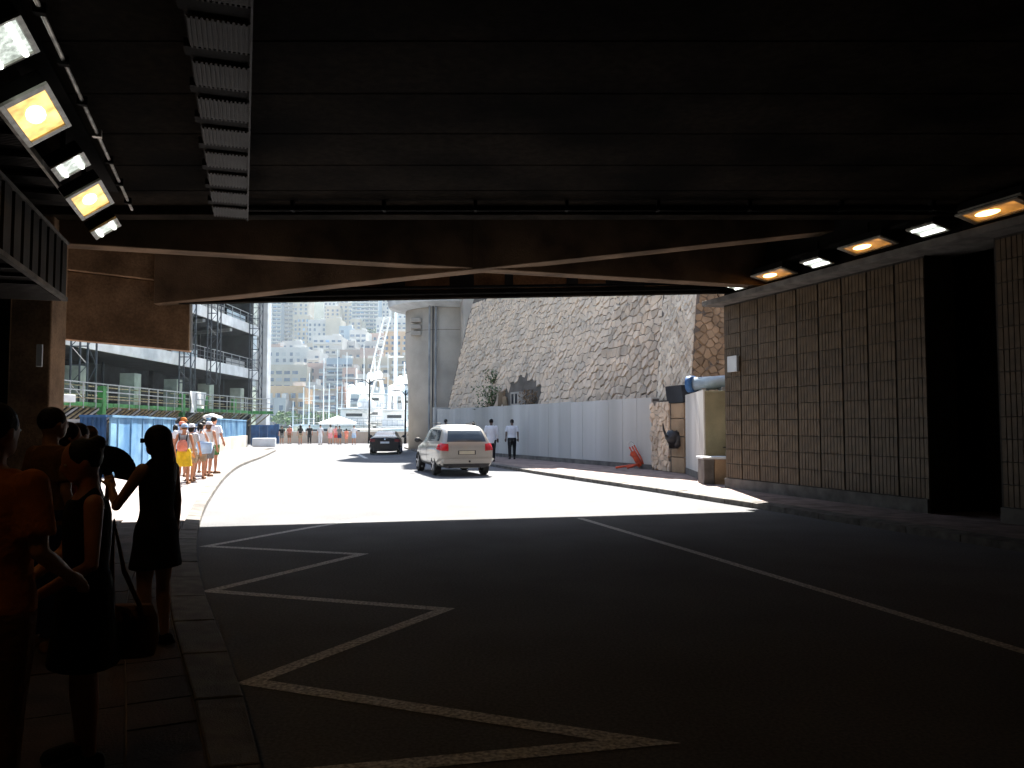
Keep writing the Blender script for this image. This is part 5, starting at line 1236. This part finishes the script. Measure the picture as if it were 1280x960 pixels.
for k in range(14):            # the city goes on to both sides behind what hides it here
    px = rr.choice((rr.uniform(-300, 300), rr.uniform(530, 1300))); d = rr.choice((290, 400, 520, 640)); yt = 533 - rr.uniform(55, 120)
    building(px, px+rr.uniform(25, 60), yt, d, rr.choice(list(cols)), 'plain', 'pale far apartment block of the city outside the picture', )['group'] = 'city blocks outside the picture'
# trees
def tree(x, y, z, h, r, label, n=700, seed=1, flat=.45, group=None):
    rr = random.Random(seed); root = thing('pine_tree', label, 'tree', (x, y, z), 0, group)
    tk = MB().tube([(0,0,0),(.1*h*.1,0,h*.35),(0,0,h*.62)], [h*.035, h*.026, h*.018], 8)
    for k in range(5):
        a = k*1.26+rr.random(); tk.tube([(0,0,h*.42),(math.cos(a)*r*.6, math.sin(a)*r*.6, h*.75)], [h*.014, h*.006], 5)
    tk.build('trunk', 'bark', root, local=True)
    lf = MB(); cl = [(rr.gauss(0,.5)*r, rr.gauss(0,.5)*r, h*.78+rr.uniform(-1,1)*r*flat*.5, rr.uniform(.3,.5)*r) for _ in range(9)]
    for k in range(n):
        c = rr.choice(cl); v = Vector((rr.gauss(0,1), rr.gauss(0,1), rr.gauss(0,1))).normalized()*c[3]*rr.uniform(.6,1); q = Vector(c[:3]) + Vector((v.x, v.y, v.z*.6))
        sz = r*rr.uniform(.05,.12); u = Vector((rr.uniform(-1,1), rr.uniform(-1,1), rr.uniform(-.6,.6))).normalized(); w = u.orthogonal().normalized()
        lf.add([q-u*sz, q+w*sz*.6, q+u*sz, q-w*sz*.6], [(0,1,2,3)])
    lf.build('crown', 'leaf', root, local=True)
for k, (px, yt, d, r, lab) in enumerate(((345,520,262,4.5,'small green tree at the left end of the harbour front'),(362,518,264,6,'broad green tree in front of the pale orange block'),(386,521,262,4,'low green tree just right of the orange block'),(397,518,263,4.5,'green pine in front of the balconied pink block, left end'),(408,517,264,5,'green pine in front of the balconied pink block, middle'),(419,516,262,5,'green pine in front of the rose end wall'),(430,519,262,4.5,'green pine right of the rose end wall'),(470,516,264,4,'green tree between the yachts and the white terrace building'),(500,516,264,4,'green tree left of the round tower on the far quay'),(398,402,700,14,'dark tree clump high under the green hill'),(345,434,420,9,'tree on the roof terrace level below the left towers'),(478,408,600,10,'tree beside the narrow white tower'))):
    p = Dp(px, yt, d); z0 = max(-.4, terr(p.x, d)-1)
    tree(p.x, d, z0, max(5, p.z-z0), r, lab, 500, 30+k)
# harbour yachts
def loft_hull(mb, L, Wd, Hh, z0=0):
    st = []
    for k in range(9):
        t = k/8; w = Wd/2*(1-(max(0, t-.35)/.65)**2.2*.98); st.append([(-L/2+L*t, -w, z0+Hh*(1+.25*t*t)), (-L/2+L*t*.97, -w*.8, z0), (-L/2+L*t*.97, w*.8, z0), (-L/2+L*t, w, z0+Hh*(1+.25*t*t))])
    vs = [p for r in st for p in r]; fs = []
    for k in range(8):
        for j in range(4): fs.append((k*4+j, k*4+(j+1) % 4, k*4+4+(j+1) % 4, k*4+4+j))
    fs += [(3,2,1,0), (32,33,34,35)]
    return mb.add(vs, fs)
def yacht(px, d, L, decks, rz, label, radar=True, seed=1):
    rr = random.Random(seed); p = Dp(px, 533, d); root = thing('motor_yacht', label, 'yacht', (p.x, d, -2.4), rz)
    Wd = L*.24; Hh = L*.09
    loft_hull(MB(), L, Wd, Hh, -.1).build('hull', 'white', root, local=True)
    z = Hh; l = L*.62
    for k in range(decks):
        h = 2.2; MB().prism([(-l/2-L*.05,-Wd*.42,z),(l/2-L*.05,-Wd*.36,z),(l/2-L*.05,Wd*.36,z),(-l/2-L*.05,Wd*.42,z)], (0,0,h)).build('cabin', 'white', root, local=True, bevel=.15)
        MB().box((-L*.05, 0, z+h*.6), (l*.94, Wd*.86-.3*k, h*.3)).box((-L*.05, 0, z+h*.62), (l+.06, Wd*.5, h*.2)).build('window_band', 'glassdark', root, local=True)
        MB().box((-L*.09, 0, z+h+.08), (l*1.12, Wd*.94, .16)).build('deck', 'white', root, local=True)
        rl = MB()
        for q in range(7): rl.bar((-L*.09-l*.56+.02, -Wd*.45+Wd*.15*q, z+h+.16), (-L*.09-l*.56+.02, -Wd*.45+Wd*.15*q, z+h+1.0), .05)
        rl.bar((-L*.09-l*.56+.02, -Wd*.45, z+h+1.0), (-L*.09-l*.56+.02, Wd*.45, z+h+1.0), .06); o_ = rl.build('deck_rail', 'steel', root, local=True); o_['kind'] = 'stuff'
        z += h + .16; l *= .74; Wd *= .88
    if radar:
        ar = MB(); ar.bar((-L*.1,-Wd*.3,z), (-L*.13,-Wd*.26,z+2.4), .4).bar((-L*.1,Wd*.3,z), (-L*.13,Wd*.26,z+2.4), .4).bar((-L*.13,-Wd*.28,z+2.4), (-L*.13,Wd*.28,z+2.4), .4); ar.build('radar_arch', 'white', root, local=True)
        MB().ball((-L*.13, -Wd*.15, z+3.1), .75).ball((-L*.13, Wd*.18, z+3.0), .6).build('radar_dome', 'white', root, local=True, smooth=True)
        MB().tube([(-L*.13,0,z+2.4),(-L*.13,0,z+6)], .12, 6).build('mast', 'white', root, local=True)
        for q in (-.3,.3): MB().tube([(-L*.2,q*Wd,z-.2),(-L*.22,q*Wd,z+7+4*q)], .05, 6).build('antenna', 'white', root, local=True)
    return root
yacht(447, 122, 22, 2, R(96), 'large white motor yacht left of the street lamp with stacked decks', seed=1)
yacht(473, 138, 27, 3, R(88), 'tallest white motor yacht between the street lamp and the tall mast', seed=2)
yacht(497, 118, 19, 2, R(93), 'white motor yacht under the tall white mast', seed=3)
yacht(510, 142, 24, 3, R(85), 'white motor yacht half hidden by the round tower', seed=4)
yacht(430, 140, 22, 1, R(60), 'small white motor yacht behind the sunshade', radar=False, seed=5)
yacht(414, 165, 18, 1, R(100), 'little white boat left of the sunshade', radar=False, seed=6)
yacht(484, 104, 16, 1, R(80), 'low white boat in front of the tallest yacht', radar=False, seed=7)
def sail(px, d, h, label, w=.16, group=None):
    p = Dp(px, 533, d); root = thing('sailing_boat', label, 'boat', (p.x, d, -2.4), R(90), group)
    loft_hull(MB(), 9+h*.1, 3, 1.1, -.1).build('hull', 'white', root, local=True)
    MB().tube([(0,0,1), (0,0,h+2.4)], [w, w*.6], 8).build('mast', 'white', root, local=True)
    MB().tube([(0,0,2.6), (-4,0,2.7)], w*.7, 6).build('boom', 'white', root, local=True)
    sp = MB()
    for k in (.4, .65, .85): sp.bar((0,-.9-.6*(1-k),(h+2)*k), (0,.9+.6*(1-k),(h+2)*k), w*.5)
    sp.build('spreaders', 'white', root, local=True)['kind'] = 'stuff'
    wr = MB(); wr.bar((0,0,h+2), (4.2,0,1.2), .03).bar((0,0,h+2), (-4.2,0,1.2), .03); wr.build('stay', 'steel', root, local=True)
sail(494, 128, 36, 'sailing yacht with the tall thick white mast reaching above the buildings', .36)
for k, (px, h) in enumerate(((379,9),(386,12),(392,10),(404,16),(411,11),(421,19),(427,12),(436,10),(366,8))):
    sail(px, 150+k*6, h, ['slim masted boat left of the people on the quay wall','slim masted boat behind the black clad person','slim masted boat with a short mast behind the white shirt','slim masted boat with a tall mast beneath the pink balconied block','slim masted boat just left of the sunshade','tallest slim mast, rising behind the sunshade','slim masted boat right behind the sunshade','slim masted boat left of the large white yacht','short slim mast in front of the broad green tree'][k], .14)
# twin booms of a crane leaning to the right
bo = thing('boom_crane', 'pair of long white booms leaning right above the yachts', 'crane', (*Dp(456, 533, 125).xy, -1.5))
for dx in (0, 8):
    a = Dp(452+dx, 512, 125); c = Dp(480+dx, 396, 125); MB().bar(a, c, .2).build('boom', 'white', bo)
    if dx == 0: a0_, c0_ = a, c
q = MB()
for k in range(30):
    t = k/30; a = a0_.lerp(c0_, t); q.bar(a, a + Vector((1.1, 0, .5 if k % 2 else -.5)), .05)
q.build('lacing', 'white', bo)['kind'] = 'stuff'
MB().bar(Vector((a0_.x, 125, -1.5)), a0_ + Vector((.2,0,0)), .9).build('pedestal', 'white', bo)
for px, yt, k in ((455,505,1),(461,508,2),(449,512,3),(484,505,4)):
    p = Dp(px, yt, 116); MB().ball(p, (1.0,1.0,1.1)).build('dome', 'white', bo, smooth=True) if k < 3 else None
# quay wall, lamps, sunshade, barriers
qw = thing('quay_wall', 'low beige wall at the far end of the road where people stand', 'wall', (-15, 79, 0))
for k in range(16): MB().box((-24.9+k*1.6, 79+.04*(k % 2), .55), (1.58, .35, 1.1)).build('wall_block', 'tower', qw, bevel=.02)
MB().box((-12.9, 79, 1.13), (25.6, .45, .08)).build('coping', 'pale', qw)
post = thing('dark_post', 'wide dark upright board standing between two pedestrians on the left', 'post', (-21.9, 74.8, 0)); MB().box((-21.95, 74.8, .95), (.42, .2, 1.85)).build('board', 'blue_dark', post, bevel=.02)
def street_lamp(px, d, ytop, arm, label):
    p = Dp(px, ytop, d); root = thing('street_lamp', label, 'street lamp', (p.x, d, 0), 0, 'double armed street lamps on the quay')
    MB().tube([(p.x,d,0),(p.x,d,1.2),(p.x,d,p.z)], [.13,.09,.06], 8).build('pole', 'black', root)
    for s in (-1, 1):
        MB().tube([(p.x,d,p.z-.5),(p.x+s*arm*.4,d,p.z-.12),(p.x+s*arm,d,p.z)], .045, 6).build('arm', 'black', root)
        MB().box((p.x+s*(arm+.15), d, p.z), (.7, .3, .14)).build('lamp_head', 'steel', root, bevel=.03)
street_lamp(462, 77, 474, 1.0, 'dark double armed street lamp rising behind the black car')
street_lamp(507, 77, 488, .75, 'shorter dark street lamp beside the round tower')
su = thing('sunshade', 'white sunshade open behind the quay wall', 'umbrella', (-17.5, 84, 0)); p = Dp(422, 533, 84)
um = MB(); N = 10; apex = Vector((p.x, 84, 2.75)); ring = [Vector((p.x+2.0*math.cos(6.2832*k/N), 84+2.0*math.sin(6.2832*k/N), 2.05)) for k in range(N)]
um.add([apex]+ring+[v-Vector((0,0,.2)) for v in ring], [(0,k+1,(k+1)%N+1) for k in range(N)]+[(k+1,k+1+N,(k+1)%N+1+N,(k+1)%N+1) for k in range(N)]); um.build('canopy', 'white', su)
MB().tube([(p.x,84,0),(p.x,84,2.7)], .05, 6).build('pole', 'steel', su)
# haze
hb = MB().box((-150, 830, 240), (2300, 1900, 496)).build('haze', None); hb['kind'] = 'stuff'; hb['label'] = 'thin bright summer haze'
hb.scale = (1,1,1)
hm = bpy.data.materials.new('haze air'); hm.use_nodes = True; n = hm.node_tree.nodes; n.remove(n['Principled BSDF'])
pvn = n.new('ShaderNodeVolumePrincipled'); pvn.inputs['Density'].default_value = .00018; pvn.inputs['Color'].default_value = (.78,.9,1,1); pvn.inputs['Anisotropy'].default_value = .2
hm.node_tree.links.new(pvn.outputs[0], n['Material Output'].inputs['Volume']); hb.data.materials.append(hm)
